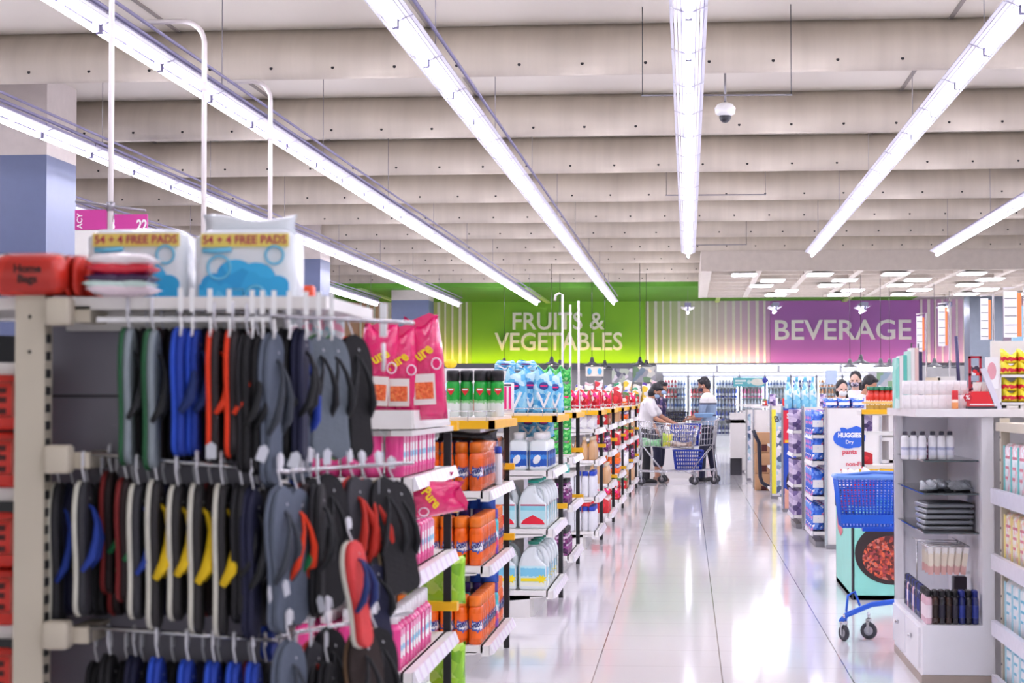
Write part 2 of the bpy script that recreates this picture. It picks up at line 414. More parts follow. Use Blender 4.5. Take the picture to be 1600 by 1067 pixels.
RN = ['far left', 'second from the left', 'third from the left', 'fourth from the left', 'above the open aisle', 'first right of the aisle', 'second right of the aisle', 'far right']
for ri, (x, ya, yb) in enumerate(ROWS):
    n = int((yb-ya)/PITCHL); sp = 0
    y = yb-n*PITCHL
    for i in range(n):
        lab = 'strip light, %s from the far end of the row %s' % (ORD[n-1-i] if n-1-i < 30 else 'nearest lamps', RN[ri])
        put(lum, (x, y+i*PITCHL, HL), 0, lab, 'strip light', 'fluorescent strip lights in long rows')
    mb = MB().tube([(x+.10, y-.2, HL+.17), (x+.10, yb, HL+.17)], .014, 6).tube([(x+.03, y-.2, HL+.13), (x+.03, yb, HL+.13)], .018, 6)
    r = mb.build('conduit_run', TRAY); tag(r, 'grey conduit and cable above the strip light row %s' % RN[ri], 'conduit')
    for i in range(int(n/3)+1):
        yy = y+i*4.5+.3; MB().tube([(x+.03, yy, HL+.09), (x+.03, yy, HC)], .004, 5).build('hanger_wire', GREYM, r)
for i, (px, py) in enumerate(((1084, 465), (1222, 465), (1353, 465), (1475, 465))):
    x = X(px, 50.5); x = [0.0, 2.3, 4.6, 6.75][i]
    f_ = put(lum, (x, 50.6, HL-.12), 0, 'short strip light beyond the drop ceiling, %s from the left' % ORD[i], 'strip light', 'strip lights near the far wall', s=(1.4, 1.0, 1.6)); MB().tube([(0, .7, .08), (0, .7, (HC-HL+.12)/1.6)], .004, 5).build('hanger_wire', GREYM, f_)

# conduits dropping from the light row
POLE = P('white_pipe', 'E3DCDA', .4)
def conduit(Xp, Yp, r, zend, lab):
    zt_ = HL+.2; pts = [(-3.9, Yp, zt_), (Xp-.16, Yp, zt_)]+[(Xp-.16+.16*math.sin(a*PI/12), Yp, zt_-.16+.16*math.cos(a*PI/12)) for a in range(1, 7)]+[(Xp, Yp, zend)]
    o = MB().tube(pts, r, 10).build('conduit_pipe', POLE)
    for z in (zt_-.5,): MB().lathe([(r*1.6, z), (r*1.6, z+.06)], 10, Xp, Yp).build('collar', POLE, o)
    tag(o, lab, 'pipe')
conduit(X(317, 13.4), 13.4, .019, 1.3, 'white bent conduit pipe dropping from the ceiling lights above the blue pad packs')
conduit(X(421, 16.0), 16.0, .019, 1.3, 'rightmost white bent conduit pipe, behind the right blue pad pack')
xx = X(171, 11); o = MB().tube([(xx, 11, HC), (xx, 11, 1.3)], .017, 10).build('sign_pole', POLE)
tag(o, 'straight white pole holding the magenta aisle sign', 'pole')
# magenta aisle sign hung from the pole
sg = empty('aisle_sign', (xx, 11, Z(338, 11)), 0, 'magenta aisle sign with the number 22 on a white pole', 'sign')
MG = P('magenta_sign', 'C73B93', .5); WT = P('white_print', 'FAFAFA', .5)
a = MB().box(X(116, 11)-xx, -.01, Z(352, 11)-sg.location.z, -.02, .01, Z(320, 11)-sg.location.z).build('sign_panel', MG, sg)
b = MB().box(.025, -.01, Z(357, 11)-sg.location.z, X(229, 11)-xx, .01, Z(328, 11)-sg.location.z).build('sign_panel', MG, sg)
lettering('22', .085, WT, sg, (X(221, 11)-xx, -.013, Z(346, 11)-sg.location.z), bold=.03, sx=.75)
lettering('ACY', .045, WT, sg, (X(124, 11)-xx, -.013, Z(338, 11)-sg.location.z), rot=(PI/2, -PI/2, 0), bold=.01)
MB().box(X(116, 11)-xx, -.008, Z(400, 11)-sg.location.z, X(180, 11)-xx, .008, Z(353, 11)-sg.location.z).build('white_panel', WHITE, sg)
MB().tube([(X(116, 11)-xx, 0, Z(306, 11)-sg.location.z), (X(226, 11)-xx, 0, Z(322, 11)-sg.location.z)], .008, 6).lathe([(.026, Z(322, 11)-sg.location.z), (.026, Z(308, 11)-sg.location.z)], 10).build('cross_bar', GREYM, sg)
# security camera
cc = empty('security_camera', at(1133, 178, 20), 0, 'white dome security camera hanging under the second ceiling beam', 'camera')
MB().lathe([(.06, -.02), (.1, -.0), (.11, .06), (.08, .10), (.03, .12)], 16).build('housing', WPL, cc)
MB().ell((0, 0, -.03), (.062, .062, .065), 0, 14, 8).build('dome', DARK, cc)
MB().tube([(0, 0, .1), (0, 0, HC-cc.location.z)], .012, 8).build('drop_pipe', GREYM, cc)
# thin sign frames on wires
for i, (xa, xb, py, Y) in enumerate(((1002, 1238, 149, 17), (1040, 1197, 305, 26), (1082, 1167, 383, 34))):
    A = at(xa, py, Y); B = at(xb, py-1, Y)
    o = MB().tube([A, B], .009, 6).build('hanging_bar', GREYM)
    MB().tube([(A[0]+.01, Y, A[2]), (A[0]+.01, Y, HC)], .004, 5).tube([(B[0]-.01, Y, B[2]), (B[0]-.01, Y, HC)], .004, 5).build('wire', DARK, o)
    tag(o, 'thin empty hanging bar on two wires, %s from the camera, near the aisle lights' % ORD[i], 'bar', 'empty sign bars under the ceiling')

for i, (px, pt) in enumerate(((879, 458), (891, 476), (904, 470))):
    a = at(px, pt, 30); q_ = [(-.12, 0, -.12), (-.11, 0, -.03), (-.05, 0, 0), (0, 0, -.02), (0, 0, -a[2])] if i == 0 else [(0, 0, 0), (0, 0, -a[2])]
    tag(MB().tube(q_, .018, 8).build('white_stand_pipe', POLE, None, a), 'thin white vertical pipe before the green wall letters, %s from left' % ORD[i], 'pipe')
# ================= product sources =================
def cyl_item(name, r, h, cap_h, mb_, mc, label=None, cap_r=None, neck=.0, seg=14, cut=1.0, sy=1):
    """round bottle or can with a separate cap; label: (z0, z1, material) sleeve"""
    cap_r = cap_r or r*.9; hb = h-cap_h
    b = MB().lathe([(r*.8, 0), (r, .006), (r, hb-.02-neck), (r*.92, hb-.01-neck), (cap_r*.85, hb)], seg, sy=sy)
    o = solo(b, name, mb_)
    if cap_h > 0: MB().lathe([(cap_r, hb-.001), (cap_r, hb+cap_h-.006), (cap_r*.85, hb+cap_h)], seg, sy=sy).build('cap', mc, o)
    if label: MB().lathe([(r*1.012, label[0]), (r*1.015, label[0]+.001), (r*1.015, label[1]-.001), (r*1.012, label[1])], seg, sy=sy).build('printed_label', label[2], o)
    return o
PK = P('hot_pink_bottle', 'EA3C8E', .28, coat=.3); PKL = band('pink_label', [(0, 'F05AA0'), (.12, 'FFFFFF'), (.34, '8FD0E8'), (.5, 'FFFFFF'), (.8, 'F7A6C8')], .3, axis='Z', noise=.25)
pink = cyl_item('pink_bottle', .036, .215, .05, PK, WPL, None, .022, neck=.006, seg=14)
# printed patch on the aisle side of each bottle
MB().add([(.0372*math.cos(a), .0372*math.sin(a), z) for a in [R(-28+14*i) for i in range(9)] for z in (.03, .145)], [(2*i, 2*i+2, 2*i+3, 2*i+1) for i in range(8)], 0, True).build('printed_label', PKL, pink)
paleb = cyl_item('pale_bottle', .036, .215, .05, P('pale_green_bottle', 'E3F0DC', .3), WPL, (.03, .14, band('lime_label', [(0, 'F2F2F2'), (.3, 'A4D65E'), (.7, 'F4F4F4')], noise=.3)), .027)
ORG = P('orange_can', 'F2660A', .25, .0, coat=.4)
lys = cyl_item('aerosol_can', .033, .235, .05, ORG, P('orange_cap', 'F47A14', .4), None, .031, seg=14)
LYL = band('swirl_label', [(0, 'F2660A'), (.28, '2A4FA8'), (.36, 'F6F6FA'), (.62, '2A4FA8'), (.68, 'F2660A')], noise=.4)
MB().add([(.0338*math.cos(a), .0338*math.sin(a), z) for a in [R(-115+18*i) for i in range(7)] for z in (.03, .15)], [(2*i, 2*i+2, 2*i+3, 2*i+1) for i in range(6)], 0, True).build('printed_label', LYL, lys)
for a, xx_ in ((-90, 0),): lettering('Lysol', .037, P('navy_print', '1C2F7A', .4), lys, (.0345*math.cos(R(a)), .0345*math.sin(R(a))-.001, .095), rot=(PI/2, -.3, R(a+90)), bold=.03, sx=.85)
lysw = put  # (the aisle-side cans carry the same label turned to the aisle)
purp = cyl_item('aerosol_can', .033, .235, .05, band('purple_teal_can', [(0, '7A3AA8'), (.25, 'E33A7A'), (.45, 'F4F4FA'), (.6, '50C4D0')], noise=.4), P('violet_cap', '5A3E9E', .4), None, .031)
grn = cyl_item('insect_spray_can', .034, .245, .055, band('green_can', [(0, 'EDF3EC'), (.38, '8FD08A'), (.46, '1FA43A'), (.97, '1B8E33')], .25, noise=.12), BLACK, None, .034)
MB().prism([(-.016, .150), (.016, .150), (.018, .138), (0, .112), (-.018, .138)], 'y', -.0375, -.034).build('red_badge', P('red_print', 'D8202A', .4), grn)
MB().box(-.013, -.038, .139, .013, -.0355, .147).build('badge_text_bar', WPL, grn)
# big jugs
def jug(name, w, d, h, mb_, lab, cap, handle=True):
    k_ = [(-.5, 0), (.5, 0), (.5, .50), (.27, .60), (.10, .74), (.12, .90), (-.10, .90), (-.26, .84), (-.42, .70), (-.5, .54)]
    b = MB().prism([(x*w, z*h) for x, z in k_], 'y', -d/2, d/2, 0, True)
    o = solo(b, name, mb_)
    bv = o.modifiers.new('bevel', 'BEVEL'); bv.width = .022; bv.segments = 3; bv.limit_method = 'ANGLE'; bv.angle_limit = R(25)
    MB().lathe([(w*.15, h*.89), (w*.15, h*.94)], 12).build('neck', mb_, o)
    MB().lathe([(w*.2, h*.935), (w*.2, h*.995), (w*.17, h)], 14).build('cap', cap, o)
    if handle: MB().tube([(w*.08, -.0, h*.87), (w*.26, 0, h*.855), (w*.37, 0, h*.78), (w*.43, 0, h*.66), (w*.44, 0, h*.48)], [.014, .015, .016, .018, .020], 10, flat=1.3).build('grip', mb_, o)
    MB().box(-w*.44, -d*.503, h*.08, w*.44, -d*.5, h*.5).build('printed_label', lab, o)
    MB().box(w*.5, -d*.44, h*.08, w*.504, d*.44, h*.5).build('side_label', lab, o)
    return o
JW = P('white_jug', 'E9F1F2', .3)
jr = jug('bleach_jug', .165, .125, .30, JW, band('aqua_label', [(0, 'DDF2F4'), (.25, 'B8E4EA'), (.7, '8BD2DE'), (.93, 'B0284A')]), P('teal_cap', '1FA58E', .4))
MB().prism([(-.07, .03), (-.055, .055), (0, .085), (.055, .055), (.07, .03), (.07, .028), (-.07, .028)], 'y', -.066, -.063).build('red_arrow_print', P('red_print2', 'E01F38', .4), jr)
jy = jug('bleach_jug', .165, .125, .30, JW, band('aqua_label2', [(0, 'F3F6E6'), (.2, 'CDEDF1'), (.5, '7FCBE6'), (.9, 'C6EEF4')], noise=.2), P('green_cap', '2B8C74', .4))
st = [(0.05+.035*math.cos(a)*(1 if i % 2 else .55), .07+.03*math.sin(a)*(1 if i % 2 else .55)) for i, a in enumerate([k*PI/8 for k in range(16)])]
MB().prism(st, 'y', -.066, -.063).build('yellow_burst_print', P('yellow_print', 'F7E01A', .4), jy)
MB().box(-.07, -.0655, .055, .05, -.063, .075).build('yellow_stripe', P('yellow_print', 'F7E01A', .4), jy)
db = solo(MB().rprism(.118, .085, 0, .19, .02, 0, top=.92).lathe([(.03, .185), (.03, .2)], 12), 'white_bottle', JW)
MB().lathe([(.033, .198), (.033, .235), (.028, .24)], 14).build('cap', WPL, db)
BLB = band('blue_label', [(0, 'E8EEF6'), (.06, '1E54B0'), (.5, '3C86D6'), (.75, '1B4CA4')], noise=.3)
MB().box(-.05, -.0445, .02, .05, -.042, .125).build('printed_label', BLB, db)
MB().box(.0585, -.038, .02, .061, .038, .125).build('side_label', BLB, db)
MB().ell((-.01, -.044, .07), (.022, .003, .032), 0, 10, 6, rot=(0, .5, 0)).build('white_swoosh', WPL, db)
def bagp(name, w, h, d, mats, **k): return solo(MB().pillow(w, h, d, **k), name, mats)
PB = P('pink_film_bag', 'E3196B', .22, noise=.35, nscale=9, bump=.7, bscale=26, coat=.6)
pbag = bagp('pink_bag', .155, .36, .10, PB, ex=.45, wr=.008, pinch=.25, seed=2)
MB().prism([(-.02, .34), (-.035, .36), (.03, .385), (.062, .372), (.045, .345), (0, .335)], 'y', -.004, .004).build('twisted_top', PB, pbag)
MB().box(-.038, -.062, .055, .038, -.056, .165).build('white_label', P('label_white', 'F3E9E2', .5), pbag)
MB().box(-.031, -.0635, .075, .031, -.0615, .135).build('orange_picture', mottle('orange_picture', ('F0703A', 'E8602A', 'F58A4A', 'E05A28'), 110), pbag)
lettering('Pure', .058, P('yellow_ink', 'F5D400', .4), pbag, (-.008, -.058, .235), rot=(PI/2-.1, -.6, 0), bold=.03, sx=.8)
MB().tube([(.045+.016*math.cos(a), -.052, .20+.02*math.sin(a)) for a in [k*PI/6 for k in range(12)]], .003, 5, closed=True).build('round_emblem', P('pale_pink_print', 'FCE3EE', .4), pbag)
green = bagp('green_pack', .10, .10, .07, mottle('green_wrapper', ('2FAE4A', '58CF5E', '9BE58C', '1E8E3C'), 60, .25, .8), ex=.35, wr=.007)
blue = bagp('blue_refill_pack', .14, .24, .07, mottle('sky_wrapper', ('8FD3F0', '62B8E4', 'C9ECF8', '3E9BD8', 'A9DFF2'), 30, .15, .8), ex=.35, wr=.007, pinch=.35)
MB().ell((0, -.036, .15), (.03, .004, .022), 0, 14, 6).build('navy_oval', P('navy_oval', '28408F', .4), blue)
MB().box(-.022, -.0415, .146, .022, -.039, .154).build('oval_text_bar', PINK, blue)
MB().prism([(-.045, .115), (-.03, .115), (0, .05), (.03, .115), (.045, .115), (.006, .03), (-.006, .03)], 'y', -.040, -.034).build('white_chevron', WPL, blue)
teal = cyl_item('teal_jar', .036, .12, .025, P('teal_jar', '2FB8A8', .3), WPL, (.03, .08, P('mint_label', 'BDEBE2', .4)), .03)
vio = cyl_item('purple_bottle', .028, .20, .035, mottle('purple_bottle', ('5A1F58', '8A3A7E', 'C9A7C4', '3A1440', '7B2A66'), 60, .2, .2), BLACK, None, .016, neck=.05)
tan = cyl_item('tan_bottle', .033, .21, .03, P('tan_bottle', 'D2A679', .35), P('cream_cap', 'E9D9B9', .4), None, .018, neck=.05)
wbl = cyl_item('white_bottle', .03, .20, .035, P('white_bottle', 'EFF0F4', .35), P('royal_blue_cap', '2143B8', .4), None, .028)
redp = bagp('red_pack', .10, .14, .06, mottle('red_wrapper', ('D8202A', 'E8404A', 'F2D8D0', 'B01824', 'E8257E'), 35, .25, .6), ex=.3)
def carton(name, w, d, h, cols, sc_=18):
    return solo(MB().rprism(w, d, 0, h, .004, 0, seg=1), name, mottle(name+'_print', cols, sc_, .4, 0))
wbox = carton('white_carton', .07, .06, .17, ('F2F0F2', 'FFFFFF', 'DCD8E6', 'F2F0F2'), 12)
rbox = carton('red_carton', .09, .06, .16, ('D8202A', 'C41A24', 'E0303A', 'F5E6E0'), 20)
mixb = carton('patterned_carton', .08, .06, .15, ('A85A3A', 'D8202A', '7A6A58', 'F0E8E0', '6A2A4A', '4E7A3A'), 26)
# ================= end-of-aisle shelving =================
def end_rack(Y0, Xf, levels, lab, L=1.2, D=.45, plinth=True, post=True, rail=True, body=True, top=1.26, yl=()):
    o = empty('end_rack', (Xf, Y0, 0), 0, lab, 'shelving', 'white end racks down the left of the aisle')
    if plinth: MB().box(-D, .06, 0, -.12, L-.04, levels[0]-.03).box(-D, .0, 0, -.14, .06, levels[0]-.035).build('plinth', WHITE, o)
    for z in levels:
        s_ = MB().box(-D, 0, z-.035, -.03, L, z).box(-.04, 0, z-.05, -.0, L, z-.0).build('shelf', WHITE, o)
        MB().add([(.002, .01, z-.048), (.024, .01, z-.040), (.008, .01, z+.003), (.002, .01, z+.003), (.002, L-.01, z-.048), (.024, L-.01, z-.040), (.008, L-.01, z+.003), (.002, L-.01, z+.003)],
                 [(0, 1, 2, 3), (4, 7, 6, 5), (0, 4, 5, 1), (1, 5, 6, 2), (2, 6, 7, 3), (3, 7, 4, 0)]).build('price_strip', TAG, s_)
        MB().prism([(-D, z-.075), (-D, z-.03), (-.06, z-.03), (-.06, z-.042)], 'y', .0, .012).build('bracket', WHITE, s_)
    MB().box(-D-.03, .02, 0, -D, L-.02, top).build('back_panel', P('shelf_back', 'C9C6CC', .5), o)
    if post: MB().box(-.045, L+.01, 0, -.015, L+.04, top-.03).build('black_post', BLACK, o)
    for z in yl: MB().box(-.16, L-.02, z-.015, .015, L+.045, z+.02).build('yellow_clip', YEL, o)
    if rail:
        MB().box(-D, -.02, top-.055, .03, .0, top-.015).box(0.0, -.02, top-.055, .03, L, top-.015).build('yellow_rail', YEL, o)
        f = MB()
        f.tube([(-D, -.02, top+.03), (.02, -.02, top+.03), (.02, L, top+.03)], .003, 5)
        for k in range(6): f.tube([(-D+.09*k+.0, -.02, top-.02), (-D+.09*k, -.02, top+.03)], .0025, 5)
        f.build('wire_fence', CHROME, o)
    MB().box(-D, 0, top-.02, 0, L, top).build('top_shelf', WHITE, o)
    if body:
        g = MB().box(-D-4.0, 0.04, 0, -D-.04, L-.04, .12, 0)
        for z in (.12, .5, .88, 1.24): g.box(-D-4.0, 0.0, z-.03, -D-.04, L, z, 0)
        g.box(-D-4.0, L/2-.02, 0, -D-.04, L/2+.02, 1.24, 0)
        b = g.build('aisle_shelving', WHITE, None, (Xf, Y0, 0)); tag(b, lab.replace('end rack', 'aisle shelving behind the end rack'), 'shelving', 'shelving between the aisles')
    return o
def rows(p, Y0, Xf, z, desc, cat, grp, shelf, dx, nx, dy, ny, inset=.03, front=2, s=1, rot=0, jit=.004, hh=0, xo=0, drz=0):
    """fill a shelf: the row that faces us, the next ones behind it, and the column along the aisle"""
    for j in range(ny):
        for i in range(nx):
            if j >= front and i < nx-1: continue
            x = Xf-inset-dx/2-(nx-1-i)*dx+random.uniform(-jit, jit)*.5+xo; y = Y0+.02+dy/2+j*dy+random.uniform(-jit, jit)
            if j < front: lab = '%s, %s row, %s from left, %s' % (desc, ORD[j], ORD[i], shelf)
            else: lab = '%s, aisle edge, %s from front, %s' % (desc, ORD[j], shelf)
            put(p, (x, y, z+hh), rot+(drz if i == nx-1 and j > 0 else 0)+random.uniform(-.04, .04), lab, cat, grp, s)
# --- unit 1: pink bottles and bags ---
Y1, X1 = 6.62, -.955
L1 = (.40, .735, 1.075)
end_rack(Y1, X1, L1+(.09,), 'white end rack of pink bottles beside the flip-flops', D=.5, plinth=False, rail=False, top=1.24, yl=(1.235, .90, .50, .13))
YR1 = Y1
rows(pink, Y1, X1, 1.075, 'pink bottle', 'bottle', 'pink bottles with white caps', 'top shelf below the pink bags', .077, 5, .077, 11, front=1, s=1.22 if False else 1.0, inset=.03)
rows(pink, Y1, X1, .735, 'pink bottle', 'bottle', 'pink bottles with white caps', 'middle shelf', .077, 5, .077, 11, front=2, inset=.03)
rows(pink, Y1, X1, .40, 'pink bottle', 'bottle', 'pink bottles with white caps', 'lower shelf', .077, 5, .077, 11, front=5, inset=.04)
rows(paleb, Y1, X1, .09, 'pale green bottle', 'bottle', 'pale green bottles', 'bottom shelf of the pink rack', .077, 5, .077, 11, front=5, inset=.04)
fo = MB().rprism(.41, .10, 1.083, 1.315, .03, 0).build('shrink_wrap', FILM, None, (X1-.25, Y1+.05, 0)); tag(fo, 'clear shrink wrap around the front pink bottles on the top shelf', 'plastic wrap')
# board that carries the bags
o = MB().box(-.5, -.0, 1.245, 0.01, 1.0, 1.26).box(-.5, -.012, 1.245, .0, .0, 1.31).box(-.006, .0, 1.26, .006, 1.0, 1.31).build('shelf_board', WHITE, None, (X1, Y1, 0)); tag(o, 'white shelf edge under the three tall pink bags', 'shelf')
for i, (px, Y, sz, ry, lab) in enumerate(((596, 6.72, 1.0, .06, 'leftmost tall pink bag with yellow lettering, beside the black slippers'), (632, 6.75, .98, .0, 'middle tall pink bag with an orange-picture label'), (674, 6.8, 1.03, -.05, 'rightmost tall pink bag with a twisted top'))):
    a = at(px, 655, Y); put(pbag, (a[0]-.02, Y, 1.275), R(8), lab, 'bag', 'tall pink bags on top of the rack', (sz, sz, sz*(.93 if i == 0 else .9 if i == 1 else .96)), ry=ry)
put(pbag, (X(640, 7)-.12, 6.9, .965), R(10), 'pink bag lying flat on the bottles under the top shelf, left one', 'bag', 'pink bags lying under the top shelf', (.9, 1.1, .9), ry=PI/2-.1)
put(pbag, (X(690, 7.4)-.3, 7.5, .975), R(10), 'pink bag lying flat under the top shelf beside the black post', 'bag', 'pink bags lying under the top shelf', (.9, 1.1, .9), ry=PI/2-.1)
put(pbag, (X(690, 7.6)-.12, 7.65, 1.245), 0, 'small crumpled pink bag slumped at the corner by the yellow clip', 'bag', None, (.55, .9, .28))
# lime packs behind at lower levels (far end of unit 1)
lime = bagp('lime_pack', .13, .20, .09, mottle('lime_wrapper', ('8FCB2E', 'A6DB3E', 'C7EC6E', '7DB924'), 22, .25, .4), ex=.25)
for k, (z, n) in enumerate(((.50, 3), (.14, 3))):
    for i in range(n): put(lime, (X(660+22*i, 7.95), 7.95, z), 0, 'lime green pack, %s from left, %s shelf behind the black post' % (ORD[i], ('lower', 'bottom')[k]), 'pack', 'lime green packs behind the pink bottles')

# --- unit 2: orange cans ---
Y2, X2 = 9.2, -.955
LV = (.165, .545, .905)
end_rack(Y2, X2, LV, 'white end rack of orange spray cans with black post', D=.46, yl=(.98, .60))
for z, nm in zip(LV, ('bottom', 'middle', 'upper')):
    rows(lys, Y2, X2, z, 'orange spray can', 'spray can', 'orange aerosol cans', nm+' shelf of can rack', .0705, 6, .075, 15, front=1 if z > .8 else 2, inset=.035, drz=PI/2)
    for i in range(5): put(purp, (X2-.06-.072*i, Y2+.75, z), 0.3*i, 'purple and teal spray can, %s from the aisle behind the orange cans, %s shelf' % (ORD[i], nm), 'spray can', 'purple and teal spray cans')
o = MB().rprism(.44, 1.1, .907, 1.15, .03, 0).build('shrink_wrap', FILM, None, (X2-.245, Y2+.57, 0)); tag(o, 'clear shrink wrap around the upper tray of orange cans', 'plastic wrap')
for i, px in enumerate((708, 728, 751, 764, 777)):
    put(grn, (X(px, 9.35), 9.35+(.03 if i % 2 else 0), 1.262), .1*i-.2, 'green insect spray can with black cap, %s from left on the top shelf' % ORD[i], 'spray can', 'green insect spray cans', (.98, .98, .93))
cs = [(.25, 'CC3A60'), (.35, 'F6EEF2'), (.9, 'F6EEF2')]
vb = carton('striped_box', .06, .05, .16, ('F6EEF2', 'F6EEF2', 'F6EEF2', 'F6EEF2'))
for k in (-.014, .008): MB().box(k, -.0265, .02, k+.012, -.024, .14).build('pink_stripe', PINK, vb)
MB().box(-.02, -.0265, .143, .02, -.024, .153).build('dark_band', DARK, vb)
put(vb, (X(793, 10.2), 10.2, 1.275), 0, 'white box with two pink stripes standing beside the green cans', 'box', None, (1.1, 1, 1.0))
for i in range(3): put(wbl, (X(712+32*i, 9.9), 9.9, .905), 0, 'blue-capped white bottle behind the black packs, %s from left' % ORD[i], 'bottle', 'blue-capped bottles behind the orange cans')
bk = carton('blue_carton', .09, .06, .13, ('1F48B0', '2B62D0', '123488', '2B62D0'))
for k, (px, z) in enumerate(((742, .78), (760, .78), (748, .40), (765, .40))):
    put(bk, (X(px, 9.95), 9.95, z), .2, 'blue carton behind orange cans, %s from left, %s shelf' % (ORD[k % 2], 'middle' if k < 2 else 'bottom'), 'box', 'blue cartons behind the orange cans', (1, 1, .9))
bw = bagp('black_wrap', .3, .05, .12, P('black_film', '15141A', .2, bump=.6), ex=.3)
put(bw, (X(730, 9.3), 9.32, 1.145), 0, 'flat black wrapped pack lying above the orange cans', 'pack')
# --- unit 3: jugs ---
Y3, X3 = 11.85, -.835
end_rack(Y3, X3, LV, 'white end rack of bleach jugs behind the orange cans', D=.42, yl=(.62,))
for z, p_, nm, d_ in ((.165, jy, 'bottom', 'white bleach jug with yellow burst label'), (.545, jr, 'middle', 'white bleach jug with red arrow label')):
    for i in range(2):
        for j in range(5):
            if i == 0 and j > 1: continue
            put(p_, (X3-.125-.19*(1-i), Y3+.10+j*.21, z), R(0 if j == 0 else 3), '%s, %s column, %s from front, %s shelf' % (d_, ('inner', 'aisle')[i], ORD[j], nm), 'jug', 'bleach jugs', (1.06, 1, 1.0))
for i in range(3):
    for j in range(5):
        if i < 2 and j > 1: continue
        put(db, (X3-.09-.125*(2-i), Y3+.08+j*.14, .905), 0, 'white bottle with blue label, %s from left in %s row, upper jug-rack shelf' % (ORD[i], ORD[j]), 'bottle', 'white bottles with blue labels', (1.02, 1, .98))
for i, (px, w_, dz) in enumerate(((806, 1.15, 0), (829, 1.1, .01), (850, 1.0, .0), (866, .9, -.02))):
    put(blue, (X(px, 12), 11.97+.03*(i % 2), 1.262), .1*(i-1), 'sky blue refill pack, %s from left on the bleach rack top' % ORD[i], 'pack', 'sky blue refill packs', (w_, 1, 1.12+dz*3))
for i, px in enumerate((790, 822)): put(blue, (X(px, 12.6), 12.6, 1.535), 0, 'pale blue pack lying on top of the refill packs, %s from left' % ORD[i], 'pack', 'pale blue packs lying flat', (1.1, 1.3, .28))
for i, px in enumerate((826, 850)): put(blue, (X(px, 12.5), 12.5, 1.10), 0, 'blue refill pack under the yellow rail, %s from left' % ORD[i], 'pack', 'blue packs under the yellow rail', (1, 1, .62))
# --- unit 4 ---
Y4, X4 = 14.5, -.87
end_rack(Y4, X4, LV, 'white end rack of green packs and purple bottles', D=.34, yl=(.93, .55))
for k in range(3):
    for i in range(3): put(green, (X4-.05-.085*(2-i)-.01, Y4+.05, 1.262+k*.108), 0, 'green wrapped pack, %s from left, %s layer above the yellow rail' % (ORD[i], ORD[k]), 'pack', 'green packs above the rail', (.95, 1, 1.1))
for k in range(3):
    for i in range(3): put(green, (X4-.05-.085*(2-i)-.01, Y4+.05, .93+k*.10), 0, 'green wrapped pack, %s from left, %s layer below the yellow rail' % (ORD[i], ORD[k]), 'pack', 'green packs below the rail')
for i in range(2): put(teal, (X4-.06-.09*(1-i), Y4+.06, .80-.01), 0, 'teal jar with white lid, %s from left below the green packs' % ORD[i], 'jar', 'teal jars')
rows(vio, Y4, X4, .545, 'purple bottle', 'bottle', 'purple bottles', 'middle shelf below teal jars', .06, 4, .065, 8, front=1, inset=.03)
rows(vio, Y4, X4, .165, 'purple bottle', 'bottle', 'purple bottles', 'bottom shelf below teal jars', .06, 4, .065, 8, front=1, inset=.03)
o = MB().box(X4-.3, Y4, .755, X4, Y4+.5, .79).build('shelf_board', WHITE); tag(o, 'white shelf board under the teal jars', 'shelf')
# --- unit 5 ---
Y5, X5 = 17.2, -.80
end_rack(Y5, X5, (.165, .47, .80, 1.08), 'white end rack of tan and blue-capped bottles', D=.34, yl=(.9,))
rows(tan, Y5, X5, .80, 'tan bottle', 'bottle', 'tan bottles', 'shelf below white cartons', .066, 4, .07, 8, front=1)
rows(wbl, Y5, X5, .47, 'white bottle with blue cap', 'bottle', 'white bottles with blue caps', 'middle shelf of tan bottle rack', .062, 4, .066, 8, front=1, s=(1, 1, 1.15))
rows(wbl, Y5, X5, .165, 'white bottle with blue cap', 'bottle', 'white bottles with blue caps', 'bottom shelf of tan bottle rack', .062, 4, .066, 8, front=1, s=(1, 1, 1.1))
rows(wbox, Y5, X5, 1.08, 'white carton', 'box', 'white cartons', 'upper shelf of tan bottle rack', .072, 4, .07, 5, front=1, s=(1, 1, .8))
for i in range(4): put(redp, (X5-.03-.095*(3-i), Y5+.08, 1.262), 0, 'red wrapped pack, %s from left on the tan bottle rack' % ORD[i], 'pack', 'red packs on the rack tops', (.9, 1, 1.15))
# --- further units ---
DESC = [('patterned carton', mixb, .085), ('red carton', rbox, .095), ('white carton', wbox, .075), ('tan bottle', tan, .07), ('red wrapped pack', redp, .1), ('purple bottle', vio, .062), ('orange spray can', lys, .07)]
for u, (Yu, Xu) in enumerate(((19.9, -.79), (22.6, -.78), (25.3, -.77), (28.0, -.76), (33.0, -.9), (36.0, -.9))):
    nm = ('sixth', 'seventh', 'eighth', 'ninth', 'tenth', 'eleventh')[u]
    end_rack(Yu, Xu, (.165, .47, .80, 1.08), 'white end rack of mixed cartons, %s from the front' % nm, D=.34, yl=(.9, .5))
    for k, z in enumerate((.165, .47, .80, 1.08)):
        d, p_, dx = DESC[(u*3+k*2+1) % 7]
        rows(p_, Yu, Xu, z, d, 'box' if 'carton' in d else 'pack' if 'pack' in d else 'bottle' if 'bottle' in d else 'spray can', '%ss on the mixed end racks' % d, '%s shelf, %s rack' % (('bottom', 'lower', 'upper', 'top')[k], nm), dx, 3, .1, 7, front=1)
    for i in range(3):
        d, p_ = (('red wrapped pack', redp), ('red carton', rbox), ('patterned carton', mixb))[(i+u) % 3]
        put(p_, (Xu-.05-.1*i, Yu+.1, 1.262), 0, '%s on the very top of the %s end rack' % (d, nm), 'box' if 'carton' in d else 'pack', 'packs on the rack tops', (1, 1, 1.2))
